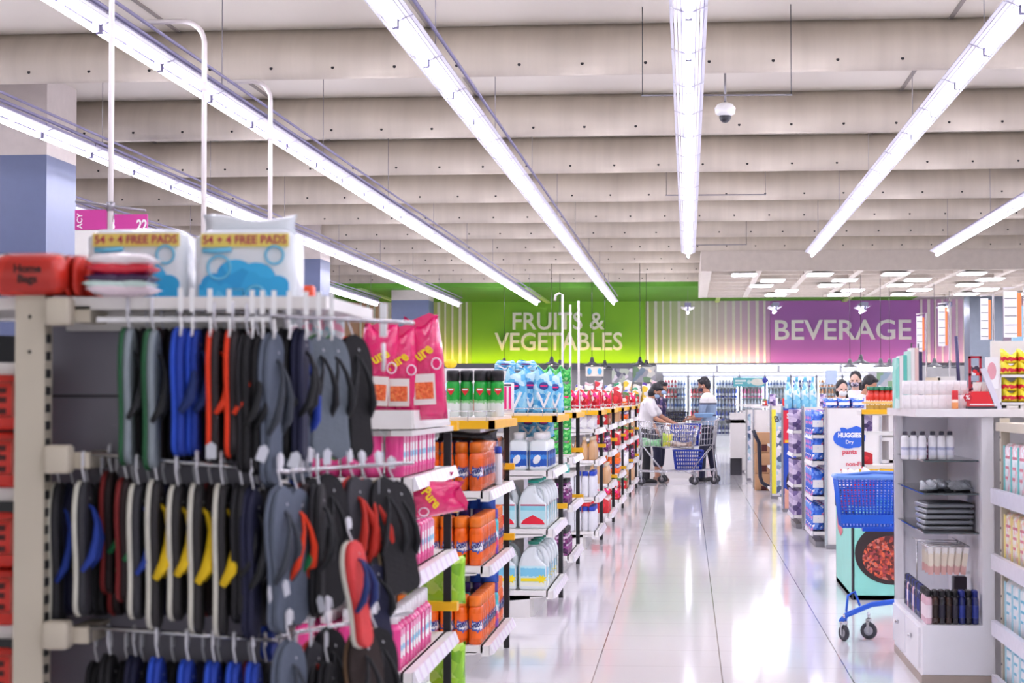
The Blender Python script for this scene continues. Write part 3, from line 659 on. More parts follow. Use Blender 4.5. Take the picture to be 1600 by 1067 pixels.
# extra rack tops behind (goods standing on the aisle shelving further left)
for u, Yu in enumerate((12.3, 14.9, 17.6, 20.3, 22.9)):
    for i in range(8):
        d, p_ = (('patterned carton', mixb), ('pink and red pack', redp), ('white carton', wbox), ('sky blue refill pack', blue))[(i*3+u) % 4]
        put(p_, (-1.5-.2*i, Yu, 1.245), .1*i, '%s standing on the %s aisle shelving, %s leftwards from the end rack' % (d, ORD[u+2], ORD[i]), 'pack' if 'pack' in d else 'box', 'goods standing on the aisle shelving')
# ================= flip-flop rack (near left) =================
YF = 4.0
fr = empty('flip_flop_rack', (-1.33, YF, 0), 0, 'cream metal end rack with bars of hanging flip-flops', 'shelving')
def lx(px, Y=YF): return X(px, Y)+1.33
ux0, ux1 = lx(28), lx(74)
mb = MB().box(ux0, -.02, 0, ux1, .03, Z(457, YF))
mb.build('upright', CREAM, fr)
mb = MB()
for i in range(40): z = .1+i*.037; mb.box(ux1-.001, -.012, z, ux1+.003, .012, z+.018)
mb.build('slot', BLACK, fr)
for z in (1.525, 1.45): MB().ell(((ux0+ux1)/2, -.022, z), (.004, .003, .004), 0, 8, 6).build('screw', BLACK, fr)
PANEL = P('brushed_grey_panel', '8C8894', .45, .2, noise=.2, nscale=3)
bp = MB().box(ux0, .16, .1, lx(425, 4.16), .18, 1.355).box(ux0, .16, 1.355, lx(425, 4.16), .175, Z(500, YF)).build('back_panel', PANEL, fr)
MB().box(ux0, .157, 1.353, lx(425, 4.16), .1595, 1.359).build('panel_seam', DARK, fr)
MB().box(ux1, .12, 1.50, lx(470, 4.3), .159, Z(470, 4.2)).build('top_channel', WHITE, fr)
for i, (ya, yb, l) in enumerate(((462, 506, 'top'), (697, 742, 'middle'), (978, 1022, 'bottom'))):
    MB().rprism(lx(117)-lx(78), .05, Z(yb, YF), Z(ya, YF), .008, 0, cx=(lx(117)+lx(78))/2, cy=-.02).build('bracket', CREAM, fr)
    MB().box(lx(110), 0, Z(ya+38, YF), lx(140), .158, Z(ya+12, YF)).build('arm', CREAM, fr)
bars = [((125, 470), (445, 492)), ((130, 708), (450, 738)), ((135, 981), (430, 1003))]
for (a, b) in bars:
    A = at(*a, YF); B = at(*b, YF)
    MB().tube([(A[0]+1.33, .02, A[2]), (B[0]+1.33, .02, B[2])], .005, 8).tube([(A[0]+1.33, .02, A[2]), (A[0]+1.33, .02, A[2]-.035)], .005, 8).build('hang_bar', CHROME, fr)
A = at(445, 492, YF)
for z, px in ((A[2], 445), (Z(738, YF), 450), (Z(1003, YF), 430)):
    MB().tube([(lx(px), .02, z), (lx(px)+.03, .10, z), (lx(592), .50, z+.002)], .005, 8).build('side_bar', CHROME, fr)
MB().box(lx(150), .0, Z(500, YF)-.0, lx(420), .006, Z(492, YF)).build('price_holder', WPL, fr)

# one flip-flop: sole with two-colour layers, strap with toe post
def sole_outline(L, k=1.0, n=28):
    pts = []
    for i in range(n+1):
        s = i/n; z = s*L
        w = .030*math.sqrt(max(0, 1-((.12-s)/.12)**2)) if s < .12 else .030-.003*math.sin((s-.12)/.33*PI) if s < .45 else .030+.012*math.sin((s-.45)/.29*PI/2) if s < .74 else .042*math.sqrt(max(0, 1-((s-.74)/.26)**2))
        pts.append((w*k, z))
    return pts+[(-a, b) for a, b in reversed(pts[1:-1])]
def flop(par, L, msole, mrim, mstrap, xo=0, wide=.006, tilt=0):
    q = sole_outline(L)
    top = -.047
    pts = [(a, b+top-L) for a, b in q]
    f = MB().prism(pts, 'x', xo-.002, xo+.013, 0, True).build('sole', msole, par)
    MB().prism([(a*1.07, (b-top+L/2)*1.012+top-L/2) for a, b in pts], 'x', xo-.012, xo-.002, 0, True).build('sole_rim', mrim, f)
    z0 = top-L*.17; z1 = top-L*.66; rs = [wide*.5, wide*.6, wide*.8, wide*1.25, wide*1.5, wide*.9]
    m = MB()
    for sy in (-1, 1):
        p = [(xo+.010, 0, z0), (xo+.022, sy*.003, z0-.010), (xo+.032, sy*.012, z0-(z0-z1)*.28), (xo+.034, sy*.022, z0-(z0-z1)*.52), (xo+.026, sy*.028, z0-(z0-z1)*.80), (xo+.007, sy*.029, z1)]
        m.tube(p, rs, 8, flat=.8)
    m.build('strap', mstrap, f)
    return f
def flop_pair(L, ms, mr, mt, wide=.006):
    r = proto('flip_flop')
    flop(r, L, ms, mr, mt, 0, wide)
    MB().tube([(0, .012, -.006), (0, .010, .012), (0, 0, .018), (0, -.010, .010), (0, -.008, -.02), (.004, 0, -.05), (.012, .008, -.085), (.004, .02, -.10), (-.008, .012, -.09)], .0022, 7).box(-.003, -.006, -.014, .003, .006, .016).build('hanger', P('clear_white_plastic', 'E6E6EC', .2), r)
    return r
def M_(n, c, r=.7): return P(n, c, r, noise=.2, nscale=30, bump=.15, bscale=120)
mk = {
 'green_white': (M_('foam_grey', '8F9AA0'), M_('foam_green', '1E5B36'), M_('rubber_black', '1C1E22')),
 'blue': (M_('foam_blue', '1C3FA8'), M_('foam_blue2', '2450C8'), M_('rubber_navy', '18306E')),
 'orange': (M_('foam_charcoal', '2A2326'), M_('foam_orange', 'EE3A08'), M_('rubber_orange', 'E83A0A')),
 'black': (M_('foam_black', '0F0E13'), M_('foam_black2', '15141A'), M_('rubber_black', '1C1E22')),
 'grey': (M_('foam_slate', '5E6878'), M_('foam_slate2', '6A7486'), M_('rubber_grey', '3E444E')),
 'grey_blue': (M_('foam_slate', '5E6878'), M_('foam_blue2', '2450C8'), M_('foam_blue', '1C3FA8')),
 'grey_green': (M_('foam_grey3', '66707A'), M_('foam_leaf', '3E9A2E'), M_('rubber_black', '1C1E22')),
 'yellow': (M_('foam_charcoal2', '2C2A2C'), M_('foam_white', 'D6D4C6'), M_('rubber_yellow', 'F0C808')),
 'whiteblue': (M_('foam_dark', '34343A'), M_('foam_white', 'D6D4C6'), M_('rubber_blue', '1C3C9A')),
 'darkred': (M_('foam_dark2', '2A1A1C'), M_('foam_red', '7E1A1A'), M_('rubber_green', '157A44')),
 'navy': (M_('foam_navy', '16193A'), M_('foam_navy', '16193A'), M_('rubber_black', '1C1E22')),
 'redblack': (M_('foam_dark', '34343A'), M_('foam_red2', 'C8281A'), M_('rubber_red', 'C42A18')),
 'whitered': (M_('foam_red3', 'D83A3A'), M_('foam_white', 'D6D4C6'), M_('rubber_navy', '18306E')),
 'blackwhite': (M_('foam_black', '0F0E13'), M_('foam_stripe', 'A89878'), M_('rubber_black', '1C1E22')),
 'brown': (M_('foam_brown', '2E211E'), M_('foam_tan', '7A5E44'), M_('rubber_black', '1C1E22')),
 'greenorange': (M_('foam_slate', '5E6878'), M_('foam_slate2', '6A7486'), M_('rubber_orange', 'E83A0A')),
}
words_ = {'green_white': 'grey flip-flops with dark green rims', 'blue': 'bright blue flip-flops', 'orange': 'orange-rimmed flip-flops', 'black': 'black flip-flops', 'grey': 'slate grey flip-flops',
 'grey_blue': 'grey flip-flops with bright blue straps', 'grey_green': 'grey flip-flops with leaf green edges', 'yellow': 'charcoal flip-flops with yellow straps and white edges', 'whiteblue': 'dark flip-flops with white edges and blue straps',
 'darkred': 'dark flip-flops with deep red edges', 'navy': 'navy flip-flops', 'redblack': 'dark flip-flops with red straps', 'whitered': 'red flip-flops with white edges', 'blackwhite': 'black flip-flops with a pale edge line', 'brown': 'brown flip-flops with tan edges', 'greenorange': 'grey flip-flops with orange straps'}
pairs = {k: flop_pair(.292, *v, wide=(.009 if k in ('yellow', 'redblack', 'blue') else .0065)) for k, v in mk.items()}
BARW = ['top bar', 'middle bar', 'bottom bar']
# (scheme, px of the hook, py of the hook, depth Y, turn in degrees, length scale)
FL = [
 [('green_white', 200, 478, 4.0, 4, 1.0), ('green_white', 238, 480, 4.0, 2, 1.02), ('blue', 283, 480, 4.0, 0, .93), ('blue', 304, 482, 4.02, 4, .92), ('orange', 335, 484, 4.0, 6, .92), ('orange', 364, 484, 4.0, 4, .92), ('black', 386, 488, 4.0, -4, 1.0), ('black', 402, 488, 4.02, -8, 1.02),
  ('grey', 425, 482, 4.02, -14, 1.12), ('grey', 448, 490, 4.1, -22, 1.06), ('grey_blue', 468, 482, 4.15, -28, 1.15), ('grey_green', 494, 492, 4.2, -38, .94), ('grey_green', 516, 494, 4.3, -40, .96), ('black', 548, 492, 4.4, -48, 1.0)],
 [('whiteblue', 90, 716, 4.05, 2, 1.1), ('whiteblue', 130, 718, 4.0, 3, .98), ('darkred', 172, 706, 4.06, 2, .9), ('darkred', 196, 716, 4.02, 2, .9), ('whiteblue', 214, 722, 4.0, 4, .98), ('yellow', 243, 712, 4.0, 3, 1.08), ('yellow', 276, 724, 4.0, 3, .98), ('yellow', 308, 718, 4.0, 4, 1.08), ('yellow', 346, 718, 4.0, 5, 1.1),
  ('black', 376, 722, 4.0, 0, 1.0), ('navy', 394, 726, 4.0, -6, 1.08), ('yellow', 410, 730, 4.06, -10, 1.0), ('grey', 438, 722, 4.0, -20, 1.06), ('greenorange', 462, 728, 4.05, -26, 1.0), ('black', 484, 712, 4.15, -40, 1.0), ('black', 510, 706, 4.2, -44, 1.02), ('redblack', 546, 712, 4.3, -24, 1.0), ('redblack', 566, 716, 4.34, -34, .98), ('blackwhite', 592, 716, 4.36, -46, .93), ('blackwhite', 612, 724, 4.44, -50, .90)],
 [('blue', 245, 992, 4.0, 3, 1), ('blue', 292, 996, 4.0, 3, 1), ('blue', 333, 998, 4.0, 3, 1), ('blue', 366, 1000, 4.0, 3, 1), ('blue', 396, 1000, 4.0, 3, 1), ('blue', 425, 862, 4.15, -12, .7), ('grey', 452, 965, 4.0, -30, 1), ('redblack', 486, 968, 4.1, -20, 1), ('black', 512, 945, 4.15, -44, 1.05),
  ('whitered', 545, 818, 4.05, -14, .78), ('navy', 578, 862, 4.3, -44, .62), ('brown', 560, 946, 4.1, -46, 1.1), ('blackwhite', 584, 950, 4.2, -50, .9), ('navy', 210, 990, 4.05, 2, 1), ('black', 170, 988, 4.05, 2, 1)]]
cnt = {}
for bi, lst in enumerate(FL):
    for (k, px, py, Y, dg, ls) in sorted(lst, key=lambda q: q[1]):
        a = at(px, py, Y); cnt[(bi, k)] = cnt.get((bi, k), 0)+1
        put(pairs[k], a, R(dg), '%s, %s such from left, %s' % (words_[k].replace('flip-flops', 'flip-flop'), ORD[cnt[(bi, k)]-1], BARW[bi]), 'flip-flops', 'hanging flip-flops', (1, 1, ls), ry=-R(max(0, px-470)/130*13))
bk = {}
for bi, (py, xs) in enumerate(((480, range(205, 470, 24)), (722, range(112, 520, 24)), (1000, range(150, 520, 24)))):
    for q, px in enumerate(xs):
        k = ('black', 'navy', 'black', 'black', 'darkred', 'black')[(q*5+bi) % 6]
        put(pairs[k], at(px, py, 4.09), R(3*math.sin(q*2)), '%s, rear row behind the %s, %s from left' % (words_[k].split(' with')[0].replace('flip-flops', 'flip-flop'), BARW[bi], ORD[q]), 'flip-flops', 'rear row of hanging flip-flops', (1, 1, .98))
# swing tags at the soles
tg = solo(MB().prism([(-.011, -.036), (.011, -.036), (.011, -.008), (0, 0), (-.011, -.008)], 'y', -.0006, .0006), 'price_tag', P('frosted_tag', 'C9CCD4', .2))
for i, (px, py, Y) in enumerate(((330, 690, 3.95), (465, 705, 3.95), (415, 695, 3.9), (512, 700, 4.1), (445, 905, 3.95), (420, 915, 3.9), (592, 745, 4.2), (582, 1000, 4.2), (498, 930, 4.0))):
    put(tg, at(px, py, Y), .3*i, 'frosted hanging price tag, %s from the top of the flip-flop tags' % ORD[i], 'tag', 'small frosted tags between the flip-flops', ry=.4*math.sin(i))
# white clip hooks along the top bar
hk = solo(MB().box(-.005, -.004, -.02, .005, .004, .03).tube([(0, 0, -.03), (.002, -.008, -.055), (0, 0, -.07)], .003, 6), 'clip_hook', WPL)
for i, px in enumerate((282, 300, 328, 358, 394, 410, 428, 452, 478, 498, 518)):
    py = 478+(px-282)*.03; put(hk, at(px, py-6, 3.96), .2, 'white clip hook, %s from the left above the top bar of flip-flops' % ORD[i], 'hook', 'white clip hooks on the top bar')
put(hk, at(601-2, 505, 4.5), 0, 'large white hook at the far right end above the black slippers', 'hook', None, 1.6)
# ---- red goods left of the upright ----
REDM = mottle('red_poly', ('D93222', 'C62A1C', 'E23C2A', 'CE2E20'), 9, .4, .3)
INK = P('dark_ink', '4A1512', .6)
rc = solo(MB().rprism(.22, .12, 0, .145, .012, 0), 'red_packet', REDM)
for k, z in enumerate((.105, .08, .05)): MB().box(.02, -.0625, z-.008, .085, -.060, z+.006).build('print_line', INK, rc)
MB().tube([(.015, -.0615, .035), (.1, -.0615, .035), (.1, -.0615, .125), (.015, -.0615, .125)], .0018, 5, closed=True).build('print_frame', P('pink_line', 'F0A090', .5), rc)
gl = empty('side_shelving', (-1.6, YF+.03, 0), 0, 'white side shelving with dark edges left of the cream upright', 'shelving')
k = 0
for z in (.30, .585, .875, 1.17, 1.44):
    MB().box(-.5, .0, z-.04, lx(27)+.27, .4, z-.012).build('shelf', WHITE, gl)
    MB().box(-.5, -.012, z-.075, lx(27)+.27-.01, .3, z-.04).build('dark_gap', BLACK, gl)
MB().box(-.5, .4, 0, lx(27)+.27, .42, 1.5).build('back_panel', DARK, gl)
for i, z in enumerate((.30, .585, .875, 1.17)):
    for j in range(2 if i < 4 else 1):
        if j and i == 0: continue
        put(rc, (X(27, YF)-.115, YF+.07, z+.0+j*.125-.012 if j else z-.011), .02, 'red poly packet with dark print, %s layer on the %s side shelf' % (('lower', 'upper')[j], ORD[i]), 'packet', 'red packets on the side shelves', (1, 1, .82))
# ---- on top of the rack ----
ZT = Z(457, YF)
tb = MB().box(-1.75, YF+.0, ZT-.03, X(560, 4.4), YF+.6, ZT-.004).build('top_board', WHITE); tag(tb, 'white top board of the flip-flop rack under the pad packs', 'shelf')
rb = solo(MB().rprism(.16, .12, 0, .085, .03, 0), 'red_packet', REDM)
for sx_, s_ in ((-.01, 'Home'), (-.01, 'Bags')): lettering(s_, .024, INK, rb, (.005, -.0615, .055 if s_ == 'Home' else .033), bold=.035)
MB().rprism(.168, .125, -.001, .089, .03, 0).build('clear_film', FILM, rb)
put(rb, (X(35, 3.95), 4.02, ZT), 0, 'red film-wrapped packet of bags, leftmost on the rack top', 'packet', 'red packets on the rack top')
for i, px in enumerate((86, 103, 118)):
    put(rb, (X(px, 3.98), 4.06, ZT), R(80), 'narrow end of a red wrapped packet, %s from left beside the lettered one' % ORD[i], 'packet', 'red packets on the rack top', (.8, .16, .98))
put(rb, (X(137, 4.0), 4.08, ZT), R(76), 'single red packet leaning beside the flat coloured packs', 'packet', None, (.7, .25, .8))
flat = lambda nm, c, w=.175: bagp(nm, w, .12, .03, P(nm+'_film', c, .2, bump=.5, coat=.5), ex=.3, wr=.004)
for i, (nm, c, lab, px, py) in enumerate((('clear_pack', 'F0DCE4', 'milky flat pack at the bottom of the folded stack', 205, 455), ('mint_pack', 'D6EEE6', 'pale mint flat pack under the purple one', 200, 447), ('purple_pack', '3A1446', 'dark purple flat pack under the red one', 203, 438), ('red_flat_pack', 'DC2038', 'red flat pack second from the top of the folded stack', 205, 423), ('white_pack', 'F4EDF0', 'white flat pack on top of the folded stack', 205, 410))):
    a = at(px, py, 4.05); put(flat(nm, c), (a[0], 4.05, a[2]), 0, lab, 'pack', 'flat wrapped packs on the rack top', (.82, 1, .8), rx=PI/2)
# sanitary pad packs
PADW = P('pad_film_white', 'E8EEF3', .25, bump=.35, bscale=14, coat=.4)
CYAN = mottle('cyan_cloud', ('2AA6DC', '34B0E4', '1E98D2', '58C0EA'), 24, .35, .2); LTB = P('light_blue_line', '6FC6E6', .4)
def pad_pack(w, h, flap=True):
    o = solo(MB().rprism(w, .12, 0, h, .025, 0, seg=5), 'pad_pack', PADW)
    if flap: MB().pillow(w*.94, .045, .03, ex=.4, z0=h-.012, wr=.003).build('sealed_top', PADW, o)
    y = -.0635
    MB().box(-w*.42, y-.0005, h*.825, w*.44, y+.003, h*.955).build('yellow_band', P('pad_band_yellow', 'EFDA6A', .4), o)
    lettering('54 + 4 FREE PADS', .026, P('crimson_ink', 'B82858', .4), o, (.002, y-.002, h*.89), bold=.012, sx=.96)
    cm = MB().prism([(-w*.44, h*.05), (w*.44, h*.05), (w*.44, h*.47), (-w*.44, h*.45)], 'y', y, y+.003)
    for cx, cz, r in ((w*.33, h*.50, .030), (w*.12, h*.56, .036), (-w*.08, h*.60, .034), (-w*.28, h*.50, .026)):
        r = min(r*1.25, w*.44-abs(cx)); cm.prism([(cx+r*math.cos(a), cz-.012+r*.8*math.sin(a)) for a in [R(18*i) for i in range(20)]], 'y', y-.0004*(1+cx), y+.002)
    cm.build('cloud_print', CYAN, o)
    m = MB()
    for cx, cz, r in ((w*.30, h*.74, .020), (-w*.24, h*.62, .026)): m.tube([(cx+r*math.cos(a), y-.001, cz+r*math.sin(a)) for a in [k*PI/10 for k in range(20)]], .003, 5, closed=True)
    m.tube([(-w*.40, y, h*.79), (-w*.3, y, h*.785), (-w*.12, y, h*.80)], .006, 6)
    m.tube([(-w*.16, y-.001, h*.25), (w*.0, y-.001, h*.25), (w*.0, y-.001, h*.4), (-w*.16, y-.001, h*.4)], .002, 5, closed=True)
    m.tube([(w*.12+.025*math.cos(a), y-.001, h*.3+.03*math.sin(a)) for a in [k*PI/10 for k in range(11)]], .003, 5)
    m.build('line_print', LTB, o); return o
pw = (X(470, 4.3)-X(313, 4.3))
pp = pad_pack(pw*1.0, Z(358, 4.3)-Z(515, 4.3))
pp2 = pad_pack(pw*1.0, Z(358, 4.3)-Z(515, 4.3), False)
put(pp2, (X(222, 4.3), 4.3, Z(512, 4.3)), 0, 'left pad pack reading 54 + 4 FREE PADS, behind the folded packs', 'package', 'blue and white pad packs')
put(pp, (X(393, 4.3), 4.28, Z(515, 4.3)), 0, 'right pad pack reading 54 + 4 FREE PADS, with a crumpled top', 'package', 'blue and white pad packs', (1, 1, 1.0))
ob = solo(MB().rprism(.05, .04, 0, .06, .008, 0), 'orange_packet', P('orange_print', 'E8502A', .4))
put(ob, at(482, 485, 4.6), 0, 'small orange packet just right of the right pad pack', 'packet', None, (.6, 1, 1.0))
put(ob, (X(541, 6.8), 6.8, 1.262), 0, 'orange packet seen behind the black slippers on the rack', 'packet', None, (1.1, 1, 5.2))
lt = [solo(MB().rprism(.05, .05, 0, .06, .012, 0), 'pale_box', mottle('pale_prints', ('E9F0F4', 'F7F2F6', '9FDAE2', 'F2A0B8', 'FFFFFF'), 50, .35, .1))][0]
for i, px in enumerate((415, 437, 458, 480, 502, 520)): put(lt, at(px, 530, 4.6), .1*i, 'small pale printed box, %s from left under the right pad pack' % ORD[i], 'box', 'pale boxes behind the top bar')
# ================= right side: end panels =================
def end_panel(px0, px1, Y, ytop, lab, mat=WHITE, depth=1.1):
    x0, x1 = X(px0, Y), X(px1, Y); z1 = Z(ytop, Y)
    o = empty('panel_stand', (x0, Y, 0), 0, lab, 'display panel')
    MB().box(0, 0, .04, x1-x0, .03, z1).build('board', mat, o)
    MB().box(.0, -.02, 0, x1-x0, .03, .04).build('base', GREYM, o)
    MB().box(-.012, -.012, .02, .012, .012, z1+.01).box(x1-x0-.0, -.012, .02, x1-x0+.02, .012, z1+.01).build('edge_strip', CHROME, o)
    return o, x1-x0, z1
def gond(px0, Y, w_, lab, L=1.1, levels=(.12, .42, .72, 1.0, 1.24)):
    x0 = X(px0, Y); g = MB()
    for z in levels: g.box(0, 0, z-.03, w_, L, z)
    g.box(w_/2-.02, 0, 0, w_/2+.02, L, levels[-1])
    o = g.build('aisle_shelving', WHITE, None, (x0, Y+.03, 0)); tag(o, lab, 'shelving'); return o
# 1: white panel with the blue cloud mark
Yh = 17.5; o, w_, zt1 = end_panel(1290, 1374, Yh, 638, 'white end panel with a blue cloud mark reading Huggies Dry pants')
def prel(px, py, Y=Yh): return X(px, Y)-o.location.x, Z(py, Y)
BL = P('cloud_blue', '2A62D0', .4); CRI = P('coral_ink', 'D8485A', .4)
pts = []
for (cx, cy, rx, ry, a0, a1) in ((1311, 684, 9.5, 11, 75, 250), (1325, 690, 16, 10, 235, 300), (1337, 682, 15, 17, -70, 88), (1316, 676, 10, 8.5, 45, 110)):
    for k in range(7):
        a = R(a0+(a1-a0)*k/6); q = prel(cx+rx*math.cos(a), cy-ry*math.sin(a)); pts.append(q)
cx_, cz_ = prel(1327, 682); pts.sort(key=lambda p: math.atan2(p[1]-cz_, p[0]-cx_))
MB().prism(pts, 'y', -.006, 0).build('blue_cloud', BL, o)
a = prel(1326, 681); lettering('HUGGIES', .058, WPL, o, (a[0]+.005, -.008, a[1]+.008), bold=.05, sx=.86)
a = prel(1327, 690); lettering('Dry', .045, WPL, o, (a[0], -.008, a[1]), bold=.02)
a = prel(1327, 705); lettering('pants', .062, CRI, o, (a[0], -.004, a[1]), bold=.02)
a = prel(1328, 724); lettering('non-Fi', .055, CRI, o, (a[0]+.03, -.004, a[1]), bold=.02)
gond(1290, Yh, 1.6, 'white aisle shelving behind the blue cloud panel')
diap = bagp('diaper_pack', .14, .25, .22, mottle('diaper_print', ('2A62D0', 'F4F4FA', '3F7BE0', '1F4FB4', '2A62D0', '6A98E8', 'E080B0'), 34, .25, .3), ex=.22)
MB().box(-.05, -.112, .08, .05, -.108, .15).build('white_patch', WPL, diap)
def side_shelf(px, Y, lab, depth=.14, L=1.0, levels=(.14, .46, .78, 1.02), y=0, name='side_rack'):
    o = empty(name, (X(px, Y), Y, 0), 0, lab, 'shelving')
    for z in levels:
        s_ = MB().box(0, 0, z-.03, depth, L, z).build('shelf', WHITE, o)
        MB().add([(-.004, .01, z-.045), (-.024, .01, z-.035), (-.008, .01, z+.004), (-.004, .01, z+.004), (-.004, L-.01, z-.045), (-.024, L-.01, z-.035), (-.008, L-.01, z+.004), (-.004, L-.01, z+.004)],
                 [(0, 1, 2, 3), (4, 7, 6, 5), (0, 4, 5, 1), (1, 5, 6, 2), (2, 6, 7, 3), (3, 7, 4, 0)]).build('price_strip', TAG, s_)
    MB().box(depth-.01, 0, 0, depth, L, levels[-1]).build('back_panel', P('shelf_back', 'C9C6CC', .5), o)
    MB().box(0.02, 0.02, 0, depth, L, .05).build('plinth', GREYM, o)
    return o
side_shelf(1270, 17.7, 'narrow side rack of blue diaper packs left of the cloud panel', .112)
for z, nm in ((.14, 'bottom'), (.46, 'lower'), (.78, 'upper'), (1.02, 'top')):
    for j in range(4): put(diap, (X(1270, 17.7)+.045, 17.83+j*.24, z), 0, 'blue and white diaper pack, %s from front, %s shelf by the cloud panel' % (ORD[j], nm), 'pack', 'blue diaper packs on the side rack', (.95, 1, 1.0 if nm != 'top' else .9))
for i, (px, py) in enumerate(((1293, 636), (1313, 634), (1335, 634))):
    put(diap, (X(px, 17.8)+.03, 17.9, 1.262), 0, 'diaper pack lying on top of the cloud panel shelving, %s from left' % ORD[i], 'pack', 'diaper packs lying on top', (1.0, 1.4, .38))
# 2: white panel with purple foot
o, w_, z1 = end_panel(1254, 1289, 20.0, 636, 'white end panel with black word Pe Ple and purple foot'); GO = o
def rel(o, px, py, Y): return X(px, Y)-o.location.x, Z(py, Y)
a = rel(o, 1264, 668, 20); lettering('Pe', .085, P('black_print', '1C1B26', .4), o, (a[0]+.02, -.002, a[1]), align='CENTER')
a = rel(o, 1264, 679, 20); lettering('Ple', .075, P('black_print', '1C1B26', .4), o, (a[0]+.02, -.002, a[1]))
a0 = rel(o, 1258, 820, 20); a1 = rel(o, 1287, 753, 20)
MB().box(a0[0], -.004, a0[1], a1[0], 0, a1[1]).build('purple_foot', P('royal_purple', '3F2A8C', .4), o)
MB().box(a0[0], -.005, a1[1], a1[0], 0, a1[1]+.02).build('gold_line', P('gold_line', 'C9A27A', .4), o)
MB().box(a0[0]+.05, -.006, a0[1]+.15, a1[0]-.04, -.003, a0[1]+.22).build('small_picture', P('lilac_pic', 'A79AD0', .4), o)
gond(1254, 20, 1.8, 'white aisle shelving behind the purple-footed panel')
side_shelf(1240, 20.2, 'narrow side rack of violet boxes left of the purple-footed panel', .09)
vbx = carton('violet_carton', .09, .07, .24, ('9A86B4', '6C5A8E', 'D6C8E0', '4A3A6A', 'B9A8CC'), 22)
for z, nm in ((.14, 'bottom'), (.46, 'lower'), (.78, 'upper'), (1.02, 'top')):
    for j in range(8): put(vbx, (X(1240, 20.2)+.035, 20.26+j*.11, z), 0, 'violet carton, %s from front, %s shelf of the violet side rack' % (ORD[j], nm), 'box', 'violet cartons on the side rack', (1, 1, 1.05 if nm != 'top' else .9))
# 3: red and blue poster panel
o, w_, z1 = end_panel(1222, 1252, 23.2, 636, 'end panel poster with red top reading SA VIT and a dark-haired head on blue', P('poster_blue', '2348B0', .4))
def q3(px, py): return rel(o, px, py, 23.2)
a = q3(1223, 692); b = q3(1251, 641); MB().box(a[0], -.004, a[1], b[0], 0, b[1]).build('red_field', P('poster_red', 'DC2440', .4), o)
a = q3(1234, 650); lettering('SA', .085, WPL, o, (a[0], -.006, a[1]), bold=.04, sx=.75)
a = q3(1236, 659); lettering('con', .03, WPL, o, (a[0]+.02, -.006, a[1]))
a = q3(1237, 668); lettering('VIT', .085, WPL, o, (a[0]+.02, -.006, a[1]), bold=.04, sx=.7)
a = q3(1226, 691); b = q3(1250, 687); MB().box(a[0], -.006, a[1], b[0], 0, b[1]).build('yellow_line', P('band_yellow', 'EBC92E', .4), o)
SK = P('poster_skin', 'D9A08A', .5)
a = q3(1225, 796); b = q3(1251, 770); MB().box(a[0], -.004, a[1], b[0], 0, b[1]).build('white_field', WPL, o)
a = q3(1240, 752); MB().prism([(a[0]+.09*math.cos(t), a[1]+.17*math.sin(t)) for t in [k*PI/10 for k in range(20)]], 'y', -.006, -.001).build('dark_hair_print', P('hair_print', '2A1820', .4), o)
a = q3(1248, 745); MB().prism([(a[0]+.03*math.cos(t), a[1]+.09*math.sin(t)) for t in [k*PI/10 for k in range(20)]], 'y', -.009, -.005).build('face_print', SK, o)
a = q3(1228, 780); MB().prism([(a[0]-.02, a[1]-.12), (a[0]+.04, a[1]-.12), (a[0]+.06, a[1]+.1), (a[0]-.02, a[1]+.14)], 'y', -.009, -.003).build('arm_print', SK, o)
gond(1222, 23.2, 2.0, 'white aisle shelving behind the red and blue poster panel')
# 4: yellow strip panel
o, w_, z1 = end_panel(1204, 1221, 26.2, 634, 'narrow end panel with a yellow strip and a printed border')
a = rel(o, 1205, 770, 26.2); b = rel(o, 1212, 640, 26.2); MB().box(a[0], -.004, a[1], b[0], 0, b[1]).build('yellow_strip', P('lemon', 'F3E93C', .4), o)
a = rel(o, 1213, 775, 26.2); b = rel(o, 1221, 645, 26.2); MB().box(a[0], -.004, a[1], b[0], 0, b[1]).build('printed_border', mottle('border_print', ('E8E4EC', '8AA0B8', 'F2F0F4', '4A5A78', 'B8D4DC'), 14, .4, 0), o)
a = rel(o, 1213, 655, 26.2); lettering('B', .12, P('black_print', '1C1B26', .4), o, (a[0], -.006, a[1]), rot=(PI/2, -.2, 0))
gond(1204, 26.2, 2.2, 'white aisle shelving behind the yellow strip panel')
# 5 brown boxes and dark curved handle
gond(1177, 29.0, 2.2, 'white aisle shelving behind the brown boxes')
o, w_, z1 = end_panel(1177, 1203, 29.0, 640, 'white end panel behind the brown boxes')
cb = solo(MB().rprism(.22, .2, 0, .30, .01, 0), 'brown_box', P('cardboard', 'B58A62', .7)); MB().box(-.02, -.102, .02, .06, -.1, .12).build('dark_print', INK, cb)
a = at(1190, 770, 28.6)
stand = MB().box(X(1181, 28.5), 28.5, 0, X(1203, 28.5), 28.9, Z(771, 28.6)).build('plinth_box', mottle('blue_bands', ('5AA8D8', 'E4EEF4', '9CCBE4', 'DDE6EC'), 9, .4, 0)); tag(stand, 'blue and white plinth box under the brown boxes', 'box')
for i in range(3):
    put(cb, (X(1191, 28.6), 28.7, Z(771, 28.6)+i*.305), .03*i, 'brown cardboard box, %s from the bottom of its stack by the aisle' % ORD[i], 'box', 'brown boxes stacked by the right-hand panels', (1, 1, 1))
rs = MB().box(X(1195, 29.1), 29.1, 1.245, X(1200, 29.1), 29.16, Z(632, 28.4)).build('red_strip_sign', P('dark_red_sign', 'A81C30', .5)); tag(rs, 'narrow dark red sign strip above the brown boxes', 'sign')
pts = [at(px, py, 28.2) for px, py in ((1177, 672), (1181, 682), (1186, 692), (1187, 720), (1188, 745), (1191, 754), (1197, 758), (1203, 761))]
